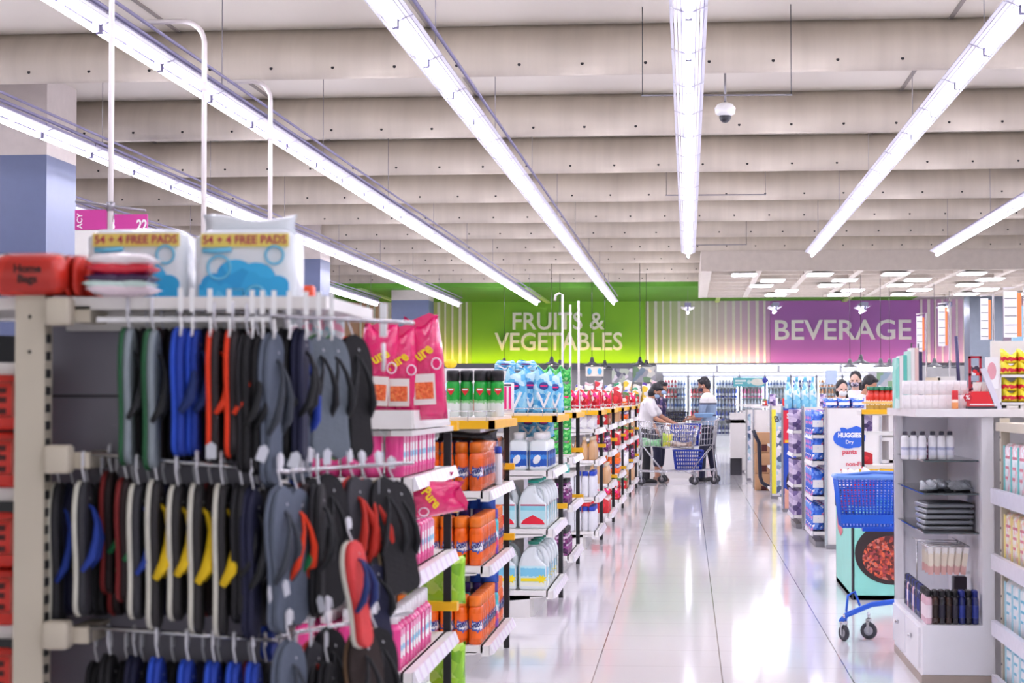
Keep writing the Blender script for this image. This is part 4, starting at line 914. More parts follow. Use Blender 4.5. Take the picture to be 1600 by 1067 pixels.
tag(MB().tube(pts, .028, 8).build('curved_guard_rail', P('navy_black', '1A1C2E', .4)), 'dark curved guard rail in front of the brown boxes', 'rail')
# receding pale racks
for i, (px0, px1, Y) in enumerate(((1166, 1176, 32), (1158, 1167, 35.5), (1150, 1159, 39.5))):
    o, w_, z1 = end_panel(px0, px1+14, Y, 640+i, 'pale end panel, %s beyond the brown boxes along the aisle' % ORD[i])
    MB().box(.02, -.005, .3, .07, 0, 1.1).build('printed_strip', mottle('border_print', ('E8E4EC', '8AA0B8'), 14), o)
    gond(px0, Y, 2.4, 'white aisle shelving behind the %s pale end panel' % ORD[i])
ck = empty('checkout_desk', (X(1141, 34.2), 34.2, 0), 0, 'small grey desk with a dark foot before the drink coolers', 'desk')
MB().box(0, 0, .3, .26, .5, .98).box(0, .1, 0, .2, .4, .3, 1).box(-.08, 0, .92, .3, .5, .98, 1).box(0, 0, .98, .3, .5, 1.1).build('cabinet', [WHITE, DARK, ], ck)
# tall pale goods standing on the shelving right
skyb = cyl_item('sky_bottle', .05, .34, .05, mottle('sky_plastic', ('9ED8EC', '7CC8E4', 'C4E8F2', '8AD0E8', 'E0EEF4'), 22, .2, .2), P('sky_cap', '6CC0E0', .4), None, .02, neck=.10)
for i, px in enumerate((1232, 1245, 1258, 1270)): put(skyb, (X(px, 21), 21, 1.245), 0, 'sky blue bottle on shelving beyond the diaper packs, %s from left' % ORD[i], 'bottle', 'sky blue bottles on the right shelving', (.9, .9, 1.0))
tag(MB().ell(at(1195.5, 594, 30), (.045, .045, .045), 0, 14, 8).tube([at(1195.5, 598, 30), at(1195.5, 634, 30)], .006, 6).lathe([(.06, 1.24), (.06, 1.25)], 12, at(1195.5, 594, 30)[0], 30).build('round_knob_stand', P('navy_knob', '26308C', .4)), 'navy ball on a thin stand above the brown boxes', 'stand')
for i in range(12):
    p_ = (mixb, wbox, vbx, rbox)[i % 4]
    put(p_, (X(1182, 29.5)+.12+.17*(i % 6), 29.4 if i < 6 else 26.6, 1.245), 0, 'small carton on top of the right shelving, %s from left, %s row' % (ORD[i % 6], 'far' if i < 6 else 'near'), 'box', 'small cartons on the right shelving', (.9, .9, .7))
# ---- rack with bottles behind the cabinet ----
ra = empty('corner_rack', (X(1346, 14.6), 14.6, 0), 0, 'white rack with yellow rails and a black post behind the glass cabinet', 'shelving')
MB().box(0, 0, .3, .02, .02, 1.27).build('black_post', BLACK, ra)
for z in (.84, 1.09): MB().box(.035, .02, z-.012, .3, .3, z+.012).build('shelf', WHITE, ra)
MB().box(.0, -.03, 1.235, .5, -.01, 1.27).build('yellow_rail', YEL, ra); MB().box(-.04, -.03, .80, .3, -.01, .825).build('yellow_rail', YEL, ra)
MB().box(0, 0, 1.225, .6, .4, 1.26).build('top_shelf', WHITE, ra); MB().box(.4, .1, 0, .6, .3, 1.23).build('pillar', WHITE, ra)
MB().tube([(0, -.03, 1.32), (.45, -.03, 1.32)], .004, 5).build('wire_rail', YEL, ra)
sauce = cyl_item('sauce_bottle', .028, .19, .03, band('sauce_print', [(0, 'C8A24A'), (.3, 'F2E6C8'), (.5, 'D83A2A'), (.85, 'B82A1E')], .2, noise=.25), P('green_lid', '3E8A6A', .4), None, .022, neck=.03)
for j in range(2):
    for i in range(5): put(sauce, (X(1361+8.6*i, 14.65), 14.67+.09*j, 1.262), 0, 'red-topped bottle with green lid, %s from left in %s row on the yellow-railed rack' % (ORD[i], ORD[j]), 'bottle', 'red-topped bottles with green lids', (1, 1, .95))
for k, (z, c) in enumerate(((1.105, vbx), (.855, rbox))): put(c, (X(1358, 14.6), 14.75, z), 0, '%s carton on the %s shelf of the corner rack' % (('violet', 'red')[k], ('upper', 'lower')[k]), 'box', None, (.8, .8, .6))
# ---- teal bin ----
TEAL = P('teal_print', '8FDCCB', .4); Yb = 13.1
bx0, bx1 = X(1330, Yb), X(1412, Yb); zb1 = Z(790, Yb)
bn = empty('display_bin', (bx0, Yb, 0), 0, 'teal cardboard bin printed with a black pan of food', 'display bin')
MB().box(0, 0, .0, .015, 1.4, zb1).box(0, 0, 0, bx1-bx0, .015, zb1).box(0, 1.385, 0, bx1-bx0, 1.4, zb1).box(bx1-bx0-.015, 0, 0, bx1-bx0, 1.4, zb1).box(0, 0, .0, bx1-bx0, 1.4, .03).box(0, 0, zb1-.08, bx1-bx0, 1.4, zb1-.06).build('box_body', TEAL, bn)
MB().box(-.004, -.006, .0, .008, 0, zb1).build('dark_edge', DARK, bn)
a = (X(1393, Yb)-bx0, Z(862, Yb)); 
pan = MB().prism([(min(bx1-bx0-.01, a[0]+.25*math.cos(t)), max(.03, a[1]+.26*math.sin(t)*.8)) for t in [k*PI/16 for k in range(32)]], 'y', -.004, 0).build('black_pan_print', P('pan_print', '2A1A1A', .4), bn)
MB().prism([(min(bx1-bx0-.012, a[0]+.20*math.cos(t)), a[1]-.03+.15*math.sin(t)) for t in [k*PI/16 for k in range(32)]], 'y', -.007, -.003).build('food_print', mottle('food_print', ('B8452A', 'D8603A', 'C07060', '7A2A1A', '4A1A1A', 'A03A3A', '5A1E1A'), 60, .4, 0), pan)
MB().prism([(.0-.004, .25), (-.004, .25)], 'y', 0, 0) if False else None
m = MB()
m.add([(-.003, y, z) for y, z in ((.75, .40), (.95, .36), (1.2, .40), (1.3, .52), (1.1, .60), (.85, .56))], [(0, 1, 2, 3, 4, 5)])
m.build('red_leaf_print', P('coral_print', 'D8606A', .4), bn)
redb = bagp('red_snack_bag', .13, .24, .07, mottle('snack_print', ('C81E38', 'E03A4A', 'F4E8E8', 'B01830', 'F0F0F4'), 14, .25, .4), ex=.35)
for i, (px, py, t) in enumerate(((1318, 788, .25), (1333, 786, -.1), (1352, 780, .15))):
    put(redb, (X(px, 13.6), 13.4+.15*i, zb1-.055), 0, 'red and white snack bag standing in the teal bin, %s from left' % ORD[i], 'bag', 'red snack bags in the teal bin', (1, 1, 1.2), ry=t)
put(solo(MB().rprism(.14, .3, 0, .14, .01), 'black_box', BLACK), (X(1318, 13.9)+.03, 14.1, zb1-.055), 0, 'black box standing behind the snack bags in the teal bin', 'box')
# ---- blue basket trolley ----
BLU = P('basket_blue', '1F62D8', .35, noise=.08); Yk = 10.85
bk_ = empty('basket_trolley', (X(1350, Yk), Yk, 0), 0, 'blue plastic basket on a wheeled blue tube frame beside the glass cabinet', 'trolley')
zt_, zb_ = Z(745, Yk), Z(822, Yk); W0, D0 = .30, .25
m = MB(); nz = 9
def wall(p0, p1, q0, q1, n):
    """lattice wall between bottom edge p0-p1 and top edge q0-q1"""
    p0, p1, q0, q1 = map(Vector, (p0, p1, q0, q1)); t = .006
    for i in range(n+1):
        u = i/n; a = p0.lerp(p1, u); b = q0.lerp(q1, u); m.tube([a, b], t*.9, 4)
    for j in range(nz+1):
        v = j/nz; m.tube([p0.lerp(q0, v), p1.lerp(q1, v)], t*.8, 4)
x0, x1, y0, y1 = -.15, .28, 0, .28; tx = .03
B = [(x0+tx, y0+tx, zb_), (x1-tx, y0+tx, zb_), (x1-tx, y1-tx, zb_), (x0+tx, y1-tx, zb_)]; T = [(x0, y0, zt_), (x1, y0, zt_), (x1, y1, zt_), (x0, y1, zt_)]
for i in range(4): wall(B[i], B[(i+1) % 4], T[i], T[(i+1) % 4], 20 if i % 2 == 0 else 13)
m.box(x0+tx, y0+tx, zb_-.005, x1-tx, y1-tx, zb_+.005)
bo = m.build('basket', BLU, bk_)
m = MB(); 
for i in range(4):
    a, b = T[i], T[(i+1) % 4]; m.tube([a, b], .013, 8)
m.tube([(x0+.02, y0+.02, zt_+.01), (x0+.2, y0+.03, zt_+.03), (x1, y0+.1, zt_+.02)], .009, 6)
m.build('rim', P('basket_rim_blue', '6D9CE8', .35), bo)
for ya in (y0, ): MB().box(x0+.02, y0+.012, zb_+.02, x1-.03, y0+.016, zb_+.07).build('solid_band', BLU, bo)
fz = .16
MB().tube([(-.13, .02, fz-.05), (-.10, .06, fz-.02), (.05, .16, fz+.03), (.27, .17, fz+.06)], .016, 8).tube([(-.10, .06, fz-.02), (-.11, .06, fz-.06)], .012, 6).tube([(.27, .17, fz+.06), (.27, .17, zt_-.02)], .016, 8).tube([(-.10, .05, fz), (-.09, .06, fz+.09), (-.05, .08, fz+.11), (-.02, .10, fz+.03)], .007, 6).box(.0, .12, zb_-.03, .27, .2, zb_-.008).build('frame', BLU, bk_)
for i, (cx, cy, r, rz) in enumerate(((-.115, .03, .045, .5), (.03, .12, .048, 1.2), (.25, .2, .045, .9))):
    c = empty('caster', (cx, cy, 0), rz); c.parent = bk_
    m = MB(); m.tube([(math.cos(t)*0, math.cos(t)*(r-.012), r+math.sin(t)*(r-.012)) for t in [k*PI/8 for k in range(16)]], .013, 8, closed=True); m.build('tyre', DARK, c)
    MB().tube([(-.008, 0, r), (.008, 0, r)], r*.62, 12).build('wheel_hub', P('wheel_grey', 'B9B9C0', .4), c)
    MB().box(-.020, -.008, r-.01, -.015, .008, r*2+.01).box(.015, -.008, r-.01, .020, .008, r*2+.01).box(-.02, -.012, r*2+.005, .02, .012, r*2+.02).tube([(0, 0, 2*r+.015), (0, 0, max(.15, 2*r+.05))], .008, 6).build('fork', CHROME, c)
# ================= glass cabinet =================
CW = P('cabinet_white', 'F0EFF2', .3, noise=.03)
YA_, YB_ = 9.23, 10.47; xa = 1.098; xb = 1.378; xc = X(1552, YA_); zd = Z(972, YA_); ztop = 1.262
gc = empty('display_cabinet', (0, 0, 0), 0, 'white display cabinet with glass shelves of bottles, beside the blue basket', 'cabinet')
gc.location = (xa, YA_, 0)
def cb_(x0, y0, z0, x1, y1, z1): return (x0-xa, y0-YA_, z0, x1-xa, y1-YA_, z1)
body = MB().box(*cb_(xa, YA_, .05, xc, YB_, zd)).box(*cb_(xa+.0, YA_+.012, .0, xc, YB_, .05)).build('body', CW, gc)
MB().box(*cb_(xa-.003, YA_-.003, 0, xc, YA_+.01, .048)).box(*cb_(xa-.003, YA_, 0, xa+.01, YB_, .04)).build('toe_kick', P('beige_kick', 'A89A8E', .5), gc)
MB().box(*cb_(xa, YB_-.05, zd, xa+.045, YB_, ztop)).build('corner_post', CW, gc)
MB().box(*cb_(xb, YA_, zd, xc, YA_+.06, ztop)).build('right_post', CW, gc)
MB().box(*cb_(xb+.002, YA_+.061, zd+.001, xb+.014, YB_-.021, ztop-.001)).build('inner_wall', P('cab_back', 'F2F1F6', .4, noise=.03), gc)
MB().box(*cb_(xa, YB_-.02, zd, xc, YB_, ztop)).build('back_panel', P('cab_back', 'F2F1F6', .4, noise=.03), gc)
for k in range(2):
    yk = YA_+.08+k*.58
    d = MB().box(*cb_(xa-.012, yk, .07, xa, yk+.54, zd-.02)).build('drawer', CW, gc)
    MB().ell((-.02, yk+.27-YA_, zd-.09), (.012, .012, .012), 0, 10, 6).build('knob', CHROME, d)
GE = P('glass_edge_dark', '3E4A50', .1, coat=.5)
zsh = (Z(717, YA_+.1), Z(768, YA_+.1), Z(828, YA_+.1))
for z in zsh:
    s_ = MB().box(*cb_(xa+.02, YA_+.06, z-.008, xb-.005, YB_-.03, z)).build('glass_shelf', GLASS, gc)
    MB().box(*cb_(xa+.018, YA_+.058, z-.007, xb-.005, YA_+.060, z-.001)).box(*cb_(xa+.016, YA_+.058, z-.007, xa+.018, YB_-.03, z-.001)).build('edge', GE, s_)
ct = MB().box(xa-.03, YA_-.03, ztop+.002, 2.9, YB_+.03, ztop+.038).build('sales_counter', P('counter_white', 'F4F1F2', .3)); tag(ct, 'white counter top over the glass cabinet', 'counter top')
rb2 = MB().box(xc+.002, YA_+.1, 0, 2.88, YB_, ztop).build('counter_cabinet', P('counter_white', 'F4F1F2', .3)); tag(rb2, 'white counter base right of the glass cabinet, behind the wipes shelf', 'counter')
lot = cyl_item('lotion_bottle', .019, .135, .018, P('lotion_white', 'F2F2F6', .3), P('dark_cap', '3A3846', .4), (.02, .085, band('lotion_label', [(0, 'E4E6F2'), (.4, 'AEB4D0'), (.6, 'F2F2F6')], noise=.2)), .012)
for i in range(6): put(lot, (X(1414+13.5*i+(3 if i > 2 else 0), YA_+.12), YA_+.13+.01*(i % 2), zsh[0]+.001), 0, 'white lotion bottle with dark cap, %s from left on the top glass shelf' % ORD[i], 'bottle', 'white lotion bottles on the top glass shelf', (1.05, 1.05, 1.0))
dk = cyl_item('small_dark_bottle', .018, .10, .02, mottle('dark_violet', ('4A2A4E', '8A4A6A', 'E8D8E4', '2A2438'), 60, .3, .1), BLACK, None, .01)
for i in range(5): put(dk, (xa+.05+.01*(i % 2), YA_+.25+.16*i, zsh[0]+.001), 0, 'small dark violet bottle by the side glass, %s from the front' % ORD[i], 'bottle', 'small dark bottles by the side glass')
cl = bagp('clear_pouch', .09, .035, .12, P('clear_pouch', 'C6CCD2', .15, noise=.3, bump=.8, bscale=60), ex=.3, wr=.006)
for i in range(5): put(cl, (xa+.07+.05*i, YA_+.3+.12*(i % 3), zsh[1]+.002), .3*i, 'crinkled clear pouch on the second glass shelf, %s from left' % ORD[i], 'pouch', 'clear pouches on the second glass shelf')
tr = solo(MB().rprism(.235, .30, 0, .018, .012).rprism(.21, .27, .018, .024, .01, 1), 'grey_tray', [P('tray_grey', '8E9298', .25, noise=.3), DARK])
for i in range(5): put(tr, (xa+.15, YA_+.35, zsh[2]+.001+i*.027), .02*i, 'flat grey tray, %s from the bottom of its stack on the lowest glass shelf' % ORD[i], 'tray', 'stacked grey trays')
# bottles on the cabinet floor
bb = {k: cyl_item('tall_bottle', .0165, .16, .03, P('bottle_'+k, c, .15, noise=.3, coat=.5), BLACK if k != 'navy' else P('cap_navy', '1E2A7A', .4), (.03, .09, P('bottle_label_'+k, l, .4)), .013) for k, c, l in (('brown', '3A2018', '24140F'), ('dark', '1E1A26', '2C2838'), ('navy', '1A2468', '243488'), ('pink', 'E8C0CC', 'F4E4EA'))}
seq = ['pink', 'brown', 'dark', 'brown', 'dark', 'navy', 'dark', 'navy']
for j in range(2):
    for i, k in enumerate(seq): put(bb[k], (xa+.035+.031*i, YA_+.045+.045*j, zd+.001), 0, 'tall %s bottle, %s from left in the %s row on the cabinet floor' % (k, ORD[i], ORD[j]), 'bottle', 'tall dark bottles on the cabinet floor')
for i in range(14): k = ('navy', 'dark', 'navy', 'pink')[i % 4] if i > 3 else ('pink', 'pink', 'dark', 'navy')[i]; put(bb[k], (xa+.035, YA_+.15+.06*i, zd+.001), 0, 'tall %s bottle along the side glass, %s from the front' % (k, ORD[i]), 'bottle', 'tall bottles along the side glass')
pb_ = solo(MB().rprism(.05, .08, 0, .2, .006), 'dark_purple_box', P('dark_purple_box', '2A1E32', .4)); put(pb_, (xb-.06, YA_+.35, zd+.001), 0, 'dark purple box at the right end of the cabinet floor', 'box', None, (1.3, 1, 1.0))
hg = empty('card_rack', (xa+.14, YA_+.25, zd), 0, 'wire rack with hanging cards inside the cabinet', 'rack')
m = MB()
for y in (-.12, .0, .12, .3): m.tube([(-.10, y, .36), (.10, y, .36)], .003, 6)
m.tube([(-.10, -.12, .36), (-.10, .5, .36)], .003, 6).tube([(.10, -.12, .36), (.10, .5, .36)], .003, 6).tube([(-.1, .3, 0), (-.1, .3, .36)], .004, 6).tube([(.1, .3, 0), (.1, .3, .36)], .004, 6)
m.build('wire_frame', CHROME, hg)
hc = solo(MB().box(-.012, -.0015, -.13, .012, .0015, 0), 'hanging_card', band('card_print', [(0, 'D8A8A0'), (.3, 'E8DCC8'), (.75, 'F0ECE8')], noise=.4))
for j, y in enumerate((-.12, .0, .12)):
    for i in range(6): put(hc, (xa+.14-.085+.034*i, YA_+.25+y-.006, zd+.357), .15*((i % 3)-1), 'cream hanging card, %s from left on the %s rod of the wire rack' % (ORD[i], ORD[j]), 'card', 'cream cards on the wire rack', ry=.03*i)
# ---- on the counter ----
zc_ = ztop+.039
wb2 = solo(MB().rprism(.034, .07, 0, .068, .002, 0, seg=1).box(-.012, -.0355, .02, .012, -.035, .05), 'small_white_box', P('box_white', 'F1ECEC', .45, noise=.08, nscale=60))
for k in range(2):
    for i in range(9): put(wb2, (X(1416+11*i, 9.6), 9.6, zc_+.07*k), 0, 'small white box, %s from left in the %s row on the counter' % (ORD[i], ('lower', 'upper')[k]), 'box', 'small white boxes on the counter')
bdm = [mottle('teal_board', ('8CD8C8', 'A8E2D4', 'D8F0EA'), 8, .4, 0), P('board_white', 'EDE9E6', .4), P('board_teal', '5EC4B4', .4), P('board_mint', 'C4E8DC', .4), WHITE, P('board_pink', 'E9C8C0', .4), P('board_navy', '26284E', .4)]
for i, (px, yt) in enumerate(((1401, 560), (1407, 557), (1413, 556), (1419, 550), (1425, 545), (1431, 545), (1437, 551))):
    a = X(px, 9.9); o = MB().box(-.009, 0, 0, .009, .16, Z(yt, 9.9)-zc_).build('display_card', bdm[i], None, (a, 9.85, zc_)); tag(o, 'upright %s card, %s from left in the fan on the counter' % (('teal patterned', 'white', 'teal', 'mint', 'plain white', 'pale pink', 'navy')[i], ORD[i]), 'card')
a = X(1428, 10); o = MB().tube([(0, 0, Z(570, 10)-zc_), (0, 0, Z(537, 10)-zc_), (.035, 0, Z(537, 10)-zc_), (.035, 0, 0)], .004, 6).build('wire_clip', DARK, None, (a, 10.1, zc_)); tag(o, 'thin dark clip frame standing behind the fan of cards', 'frame')
o = MB().box(0, 0, 0, .07, .05, .16).build('pale_box', P('beige_card', 'E8D8BE', .5), None, (X(1448, 10.2), 10.2, zc_)); tag(o, 'beige upright box behind the small white boxes', 'box')
o = MB().box(0, 0, 0, .09, .06, .165).box(-.005, -.005, .02, .10, .0, .05, 1).build('pale_box', [WHITE, DARK], None, (X(1466, 10.2), 10.2, zc_)); tag(o, 'white upright box behind the small white boxes', 'box')
p0 = at(1494, 525, 9.8); p1 = at(1500, 600, 9.8)
o = MB().tube([(p0[0], 9.8, p0[2]), (p1[0], 9.8, zc_)], .009, 8).build('leaning_pole', P('dark_violet_metal', '4A4668', .3, .5)); tag(o, 'dark leaning pole standing on the counter', 'pole')
o = solo(MB().rprism(.028, .04, 0, .09, .004), 'red_orange_box', band('ro', [(0, 'E89A5A'), (.35, 'F4E0D0'), (.5, 'C8202A')])); put(o, (X(1492, 9.5), 9.5, zc_), 0, 'small red and orange box at the end of the white boxes', 'box')
RED = P('sale_red', 'D8202C', .4)
o = empty('sale_tray', (X(1512, 9.5), 9.5, zc_), 0, 'red tray with a percent tag and fanned cards on the counter', 'tray')
MB().prism([(0, .005), (.13, .005), (.10, .085), (.02, .085)], 'y', 0, .08).box(0, -.003, 0, .14, .09, .012, 1).box(0.01, -.002, .018, .135, .09, .024, 2).build('tray_body', [RED, DARK, WPL], o)
MB().prism([(.008*0+.022*math.cos(t), .055+.022*math.sin(t)) for t in [k*PI/3 for k in range(6)]], 'y', -.006, -.002).build('tag_plate', P('crimson_tag', 'C01830', .4), o)
lettering('%', .03, WPL, o, (0, -.008, .055), bold=.02)
for i in range(4): MB().prism([(.03+.02*i, .085), (.045+.02*i, .085), (.05+.022*i, .13), (.028+.022*i, .13)], 'y', .02+.004*i, .022+.004*i).build('fanned_card', P('card_offwhite', 'E4E0D8', .5), o)
o = MB().prism([(0, 0), (.03, 0), (-.045, .20), (-.07, .195)], 'y', 0, .03).build('slanted_board', P('board_lilac', 'DDDCE8', .3), None, (X(1556, 9.5), 9.5, zc_)); tag(o, 'white board leaning left beside the red tray', 'board')
o = empty('sign_card', (X(1540, 9.9), 9.9, zc_), 0, 'white sign card with a pink oval on the counter', 'sign')
MB().box(0, 0, .1, .065, .01, .26).tube([(.03, .01, 0), (.03, .01, .12)], .004, 6).build('card', WPL, o)
MB().ell((.032, -.001, .19), (.022, .003, .045), 0, 16, 6).build('pink_oval', P('rose_print', 'E0A0A8', .4), o)
o = empty('red_frame_stand', (X(1514, 10.2), 10.2, zc_), 0, 'red framed stand of small packets behind the sale tray', 'stand')
MB().box(0, 0, 0, .012, .02, .27).box(.055, 0, 0, .067, .02, .27).box(0, 0, .26, .067, .02, .272).box(0, 0, .09, .067, .02, .10).box(0, 0, .17, .067, .02, .18).build('frame', P('dark_red_frame', 'A82038', .4), o)
for k in range(3): MB().box(.014, -.004, .11+.08*k-.1, .053, .016, .16+.08*k-.1).build('packet', mottle('border_print2', ('E8E4EC', 'D8202A', '3A3048'), 50), o)
for i in range(6):
    o = MB().rprism(.05, .05, 0, .05+.03*(i % 3), .004, 0).build('small_carton', mottle('border_print2', ('E8E4EC', 'D8202A', '3A3048')), None, (X(1500+9*i, 10.4), 10.35, zc_)); tag(o, 'small dark printed carton behind the counter goods, %s from left' % ORD[i], 'box', 'small cartons at the back of the counter')
# yellow bags on a small white shelf at the right edge
sh = empty('counter_shelf', (X(1566, 9.9), 9.9, zc_), 0, 'small white shelf of yellow bags on the right end of the counter', 'shelf')
for z in (.03, .17): MB().box(-.01, 0, z-.012, .4, .3, z).build('shelf_board', WHITE, sh)
MB().box(-.012, .28, 0, .4, .3, .35).box(-.012, 0, 0, -.004, .3, .17).build('back_board', WHITE, sh)
for i in range(3): MB().box(.02+.07*i, -.004, -.0+.0, .08+.07*i, -.001, .015).build('price_card', P('card_offwhite', 'E4E0D8', .5), sh)
yb_ = bagp('yellow_bag', .088, .062, .11, band('yellow_bag_print', [(0, 'F0DC3A'), (.2, 'D8283A'), (.42, 'F2E23A')], .25, noise=.35), ex=.35, wr=.006)
for k, z in enumerate((.032, .088, .172, .228)):
    for i in range(2): put(yb_, (X(1566, 9.9)+.045+.082*i, 9.97, zc_+z), 0, 'yellow bag with red print, %s column, %s layer from the counter' % (('left', 'right')[i], ORD[k]), 'bag', 'yellow bags on the counter shelf')
# ================= wipes shelf at the right edge =================
xw = X(1549, 9.15); ws = empty('side_shelving', (xw, 7.8, 0), 0, 'cream shelving of white and teal packs at the right edge', 'shelving')
MB().box(.035, 1.30, 0, .075, 1.34, 1.26).build('upright', CREAM, ws)
m = MB()
for i in range(11): m.ell((.034, 1.32, .12+.105*i), (.003, .006, .006), 0, 8, 6)
m.build('hole', BLACK, ws)
ZW = [Z(772, 9.15), Z(873, 9.15), Z(975, 9.15), .03]
for z in ZW:
    s_ = MB().box(.02, 0, z-.03, .45, 1.36, z).build('shelf', CREAM, ws)
    MB().box(-.005, 0, z-.035, .02, 1.37, z+.035).build('price_strip', P('lilac_strip', 'E2E0EA', .3, noise=.12, nscale=30), s_)
MB().box(.02, 0, 1.20, .45, 1.36, 1.24).build('top_board', CREAM, ws)
MB().box(.40, 0, 0, .42, 1.36, 1.24).build('back_panel', P('shelf_back', 'C9C6CC', .5), ws)
def softbox(m): return solo(MB().rprism(.175, .17, 0, .235, .03, 0, seg=4), 'wipes_pack', m)
wp = {}
for c, cols, st in (('teal', ('EEF3F4', 'DCEBEC', 'F6F8FA', 'EEF3F4', 'F0B8C4'), '5CCBC8'), ('yellow', ('F4F0EC', 'F2ECC8', 'F6F2F0', 'EFA8B0', 'F0D8A8'), 'EFDC7A'), ('blue', ('F2F4F6', 'F6F8FA', 'DCEEF4', 'F2F4F6'), 'A8DCE8')):
    wp[c] = softbox(mottle(c+'_pack', cols, 45, .3, .2))
    MB().box(-.078, -.0865, .01, -.045, -.084, .225).build('colour_band', P(c+'_band', st, .35), wp[c])
    for q in range(3): MB().box(-.03, -.0865, .17-.045*q, .06-.02*q, -.084, .182-.045*q).build('print_line', P(c+'_line', 'D8788C' if c != 'blue' else '6CBFD8', .4), wp[c])
for k, (z, c) in enumerate(((ZW[0], 'teal'), (ZW[1], 'yellow'), (ZW[2], 'blue'), (ZW[3], 'blue'))):
    for j in range(6): put(wp[c], (xw+.13, 9.0-.19*j, z), R(-88), '%s printed soft pack, %s from the cream upright on the %s shelf' % ({'teal': 'white and teal', 'yellow': 'cream and yellow', 'blue': 'white and aqua'}[c], ORD[j], ORD[k]), 'pack', '%s soft packs on the right shelving' % c, (1, 1, 1.0 if k else 1.05))
# ---- hanging price banners ----
for i, (px, yt, ybm, Y, wpx) in enumerate(((1438, 494, 548, 30, 12), (1473, 478, 540, 27, 14), (1540, 466, 530, 24, 16), (1582, 455, 526, 20, 27))):
    a = at(px, yt, Y); h = (ybm-yt)*Y/FPX; w_ = wpx*Y/FPX
    o = empty('hanging_banner', a, 0, 'white and orange hanging price banner, %s from the left near the grey column' % ORD[i], 'banner', 'hanging banners with orange edges')
    MB().box(-w_/2, 0, -h, w_*.25, .01, 0).build('white_panel', WPL, o); MB().box(w_*.25, -.001, -h*.98, w_/2, .011, -.02).build('orange_edge', P('banner_orange', 'F08A4A', .5), o)
    m = MB()
    for k in range(5): m.box(-w_/2+.01, -.003, -h*(.15+.19*k)-.006, w_*.22, 0, -h*(.15+.19*k))
    m.build('dark_line', DARK, o)
    MB().tube([(-w_/2, .02, .03), (w_/2+.03, .02, .05), (w_/2+.03, .02, -a[2])], .012, 6).build('frame_pole', POLE, o)
tb_ = MB().box(X(1583, 26), 26, 1.9, X(1640, 26), 26.1, Z(480, 26)).build('blue_header_board', P('header_blue', '9CCBE0', .5)); tag(tb_, 'pale blue header board at the far right edge', 'board')
MB().box(.0, 0, 0, .05, .05, 2.0).build('post', GREYM, tb_, (X(1600, 26), 26.02, 0))
# ================= far wall: drink coolers =================
YC = 54.6
CB = P('cooler_white', 'E9EAF0', .35); CF = P('cooler_frame', 'B8BAC8', .4); CIN = P('cooler_inside', 'F4F6FC', .5)
cool = proto('drink_cooler'); cw = .70
MB().box(0, 0, .0, cw, 1.0, .32).box(0, .03, .32, .03, 1.0, 2.0).box(cw-.03, .03, .32, cw, 1.0, 2.0).box(0, .03, 1.97, cw, 1.0, 2.08).build('body', CB, cool)
MB().box(.03, .90, .32, cw-.03, .95, 1.97).build('lining', CIN, cool)
MB().box(.05, .85, 1.90, cw-.05, .88, 1.94).box(.035, .08, .35, .045, .1, 1.95).box(cw-.045, .08, .35, cw-.035, .1, 1.95).build('cooler_lamp', emis('cooler_lamp', 'F2F4FF', 9), cool)
for z in (.36, .74, 1.08, 1.38, 1.68): MB().box(.03, .08, z-.02, cw-.03, .90, z).build('shelf', CIN, cool)
d = MB().box(.0, 0, .33, .025, .03, 2.0).box(cw-.025, 0, .33, cw, .03, 2.0).box(0, 0, .30, cw, .03, .345).box(0, 0, 1.96, cw, .03, 2.0).build('door', CF, cool)
MB().box(.025, .012, .345, cw-.025, .018, 1.96).build('glass_pane', GLASS, d)
MB().box(.04, -.04, .9, .06, 0, 1.3).build('handle', CF, d)
NC = 8; cx0 = X(1036, YC); names = ['the one by the two shoppers', 'right beside the first', 'behind the man in the striped polo', 'with the teal banner', 'under the teal banner end', 'behind the navy ball', 'left of the three shoppers', 'behind the three shoppers']
bot = {}
for k, c in (('red', 'D83A4A'), ('blue', '2A4AA8'), ('orange', 'F0A060'), ('white', 'DDE4EE'), ('pink', 'E070A0'), ('clear', 'C0D4E4'), ('navy', '23307A')):
    bot[k] = solo(MB().lathe([(.036, 0), (.038, .01), (.038, .15), (.016, .21), (.016, .235)], 8).lathe([(.0385, .05), (.0385, .12)], 8, mi=1).lathe([(.019, .235), (.019, .255)], 8, mi=1), 'drink_bottle', [P('drink_'+k, c, .25, noise=.1), P('drink_label_'+k, {'red': 'F4E8EA', 'white': '5A78B8'}.get(k, 'F0F0F8'), .4)])
sch = [['red', 'blue', 'white', 'red', 'red'], ['red', 'red', 'white', 'red', 'white'], ['navy', 'blue', 'white', 'blue', 'white'], ['pink', 'pink', 'white', 'pink', 'clear'], ['clear', 'white', 'blue', 'clear', 'white'], ['clear', 'blue', 'white', 'clear', 'blue'], ['orange', 'orange', 'clear', 'orange', 'orange'], ['white', 'orange', 'red', 'clear', 'white']]
for i in range(NC):
    x = cx0+i*(cw+.02); put(cool, (x, YC, 0), 0, 'white glass-door drink cooler, %s, %s from left' % (names[i], ORD[i]), 'cooler', 'drink coolers along the far wall')
    for l, z in enumerate((.36, .74, 1.08, 1.38, 1.68)):
        for q in range(7):
            k = sch[i][l]; k = 'white' if (q > 3 and l in (2, 3, 4) and i in (0, 1)) else k
            if i in (3, 6) and l in (0, 1) and q % 3 == 1: k = 'clear'
            put(bot[k], (x+.075+.091*q, YC+.14, z), 0, '%s drink bottle, %s from left, %s shelf from bottom, %s cooler' % (k, ORD[q], ORD[l], ORD[i]), 'bottle', 'drink bottles in the coolers', (1, 1, 1.05 if l != 1 else 1.15))
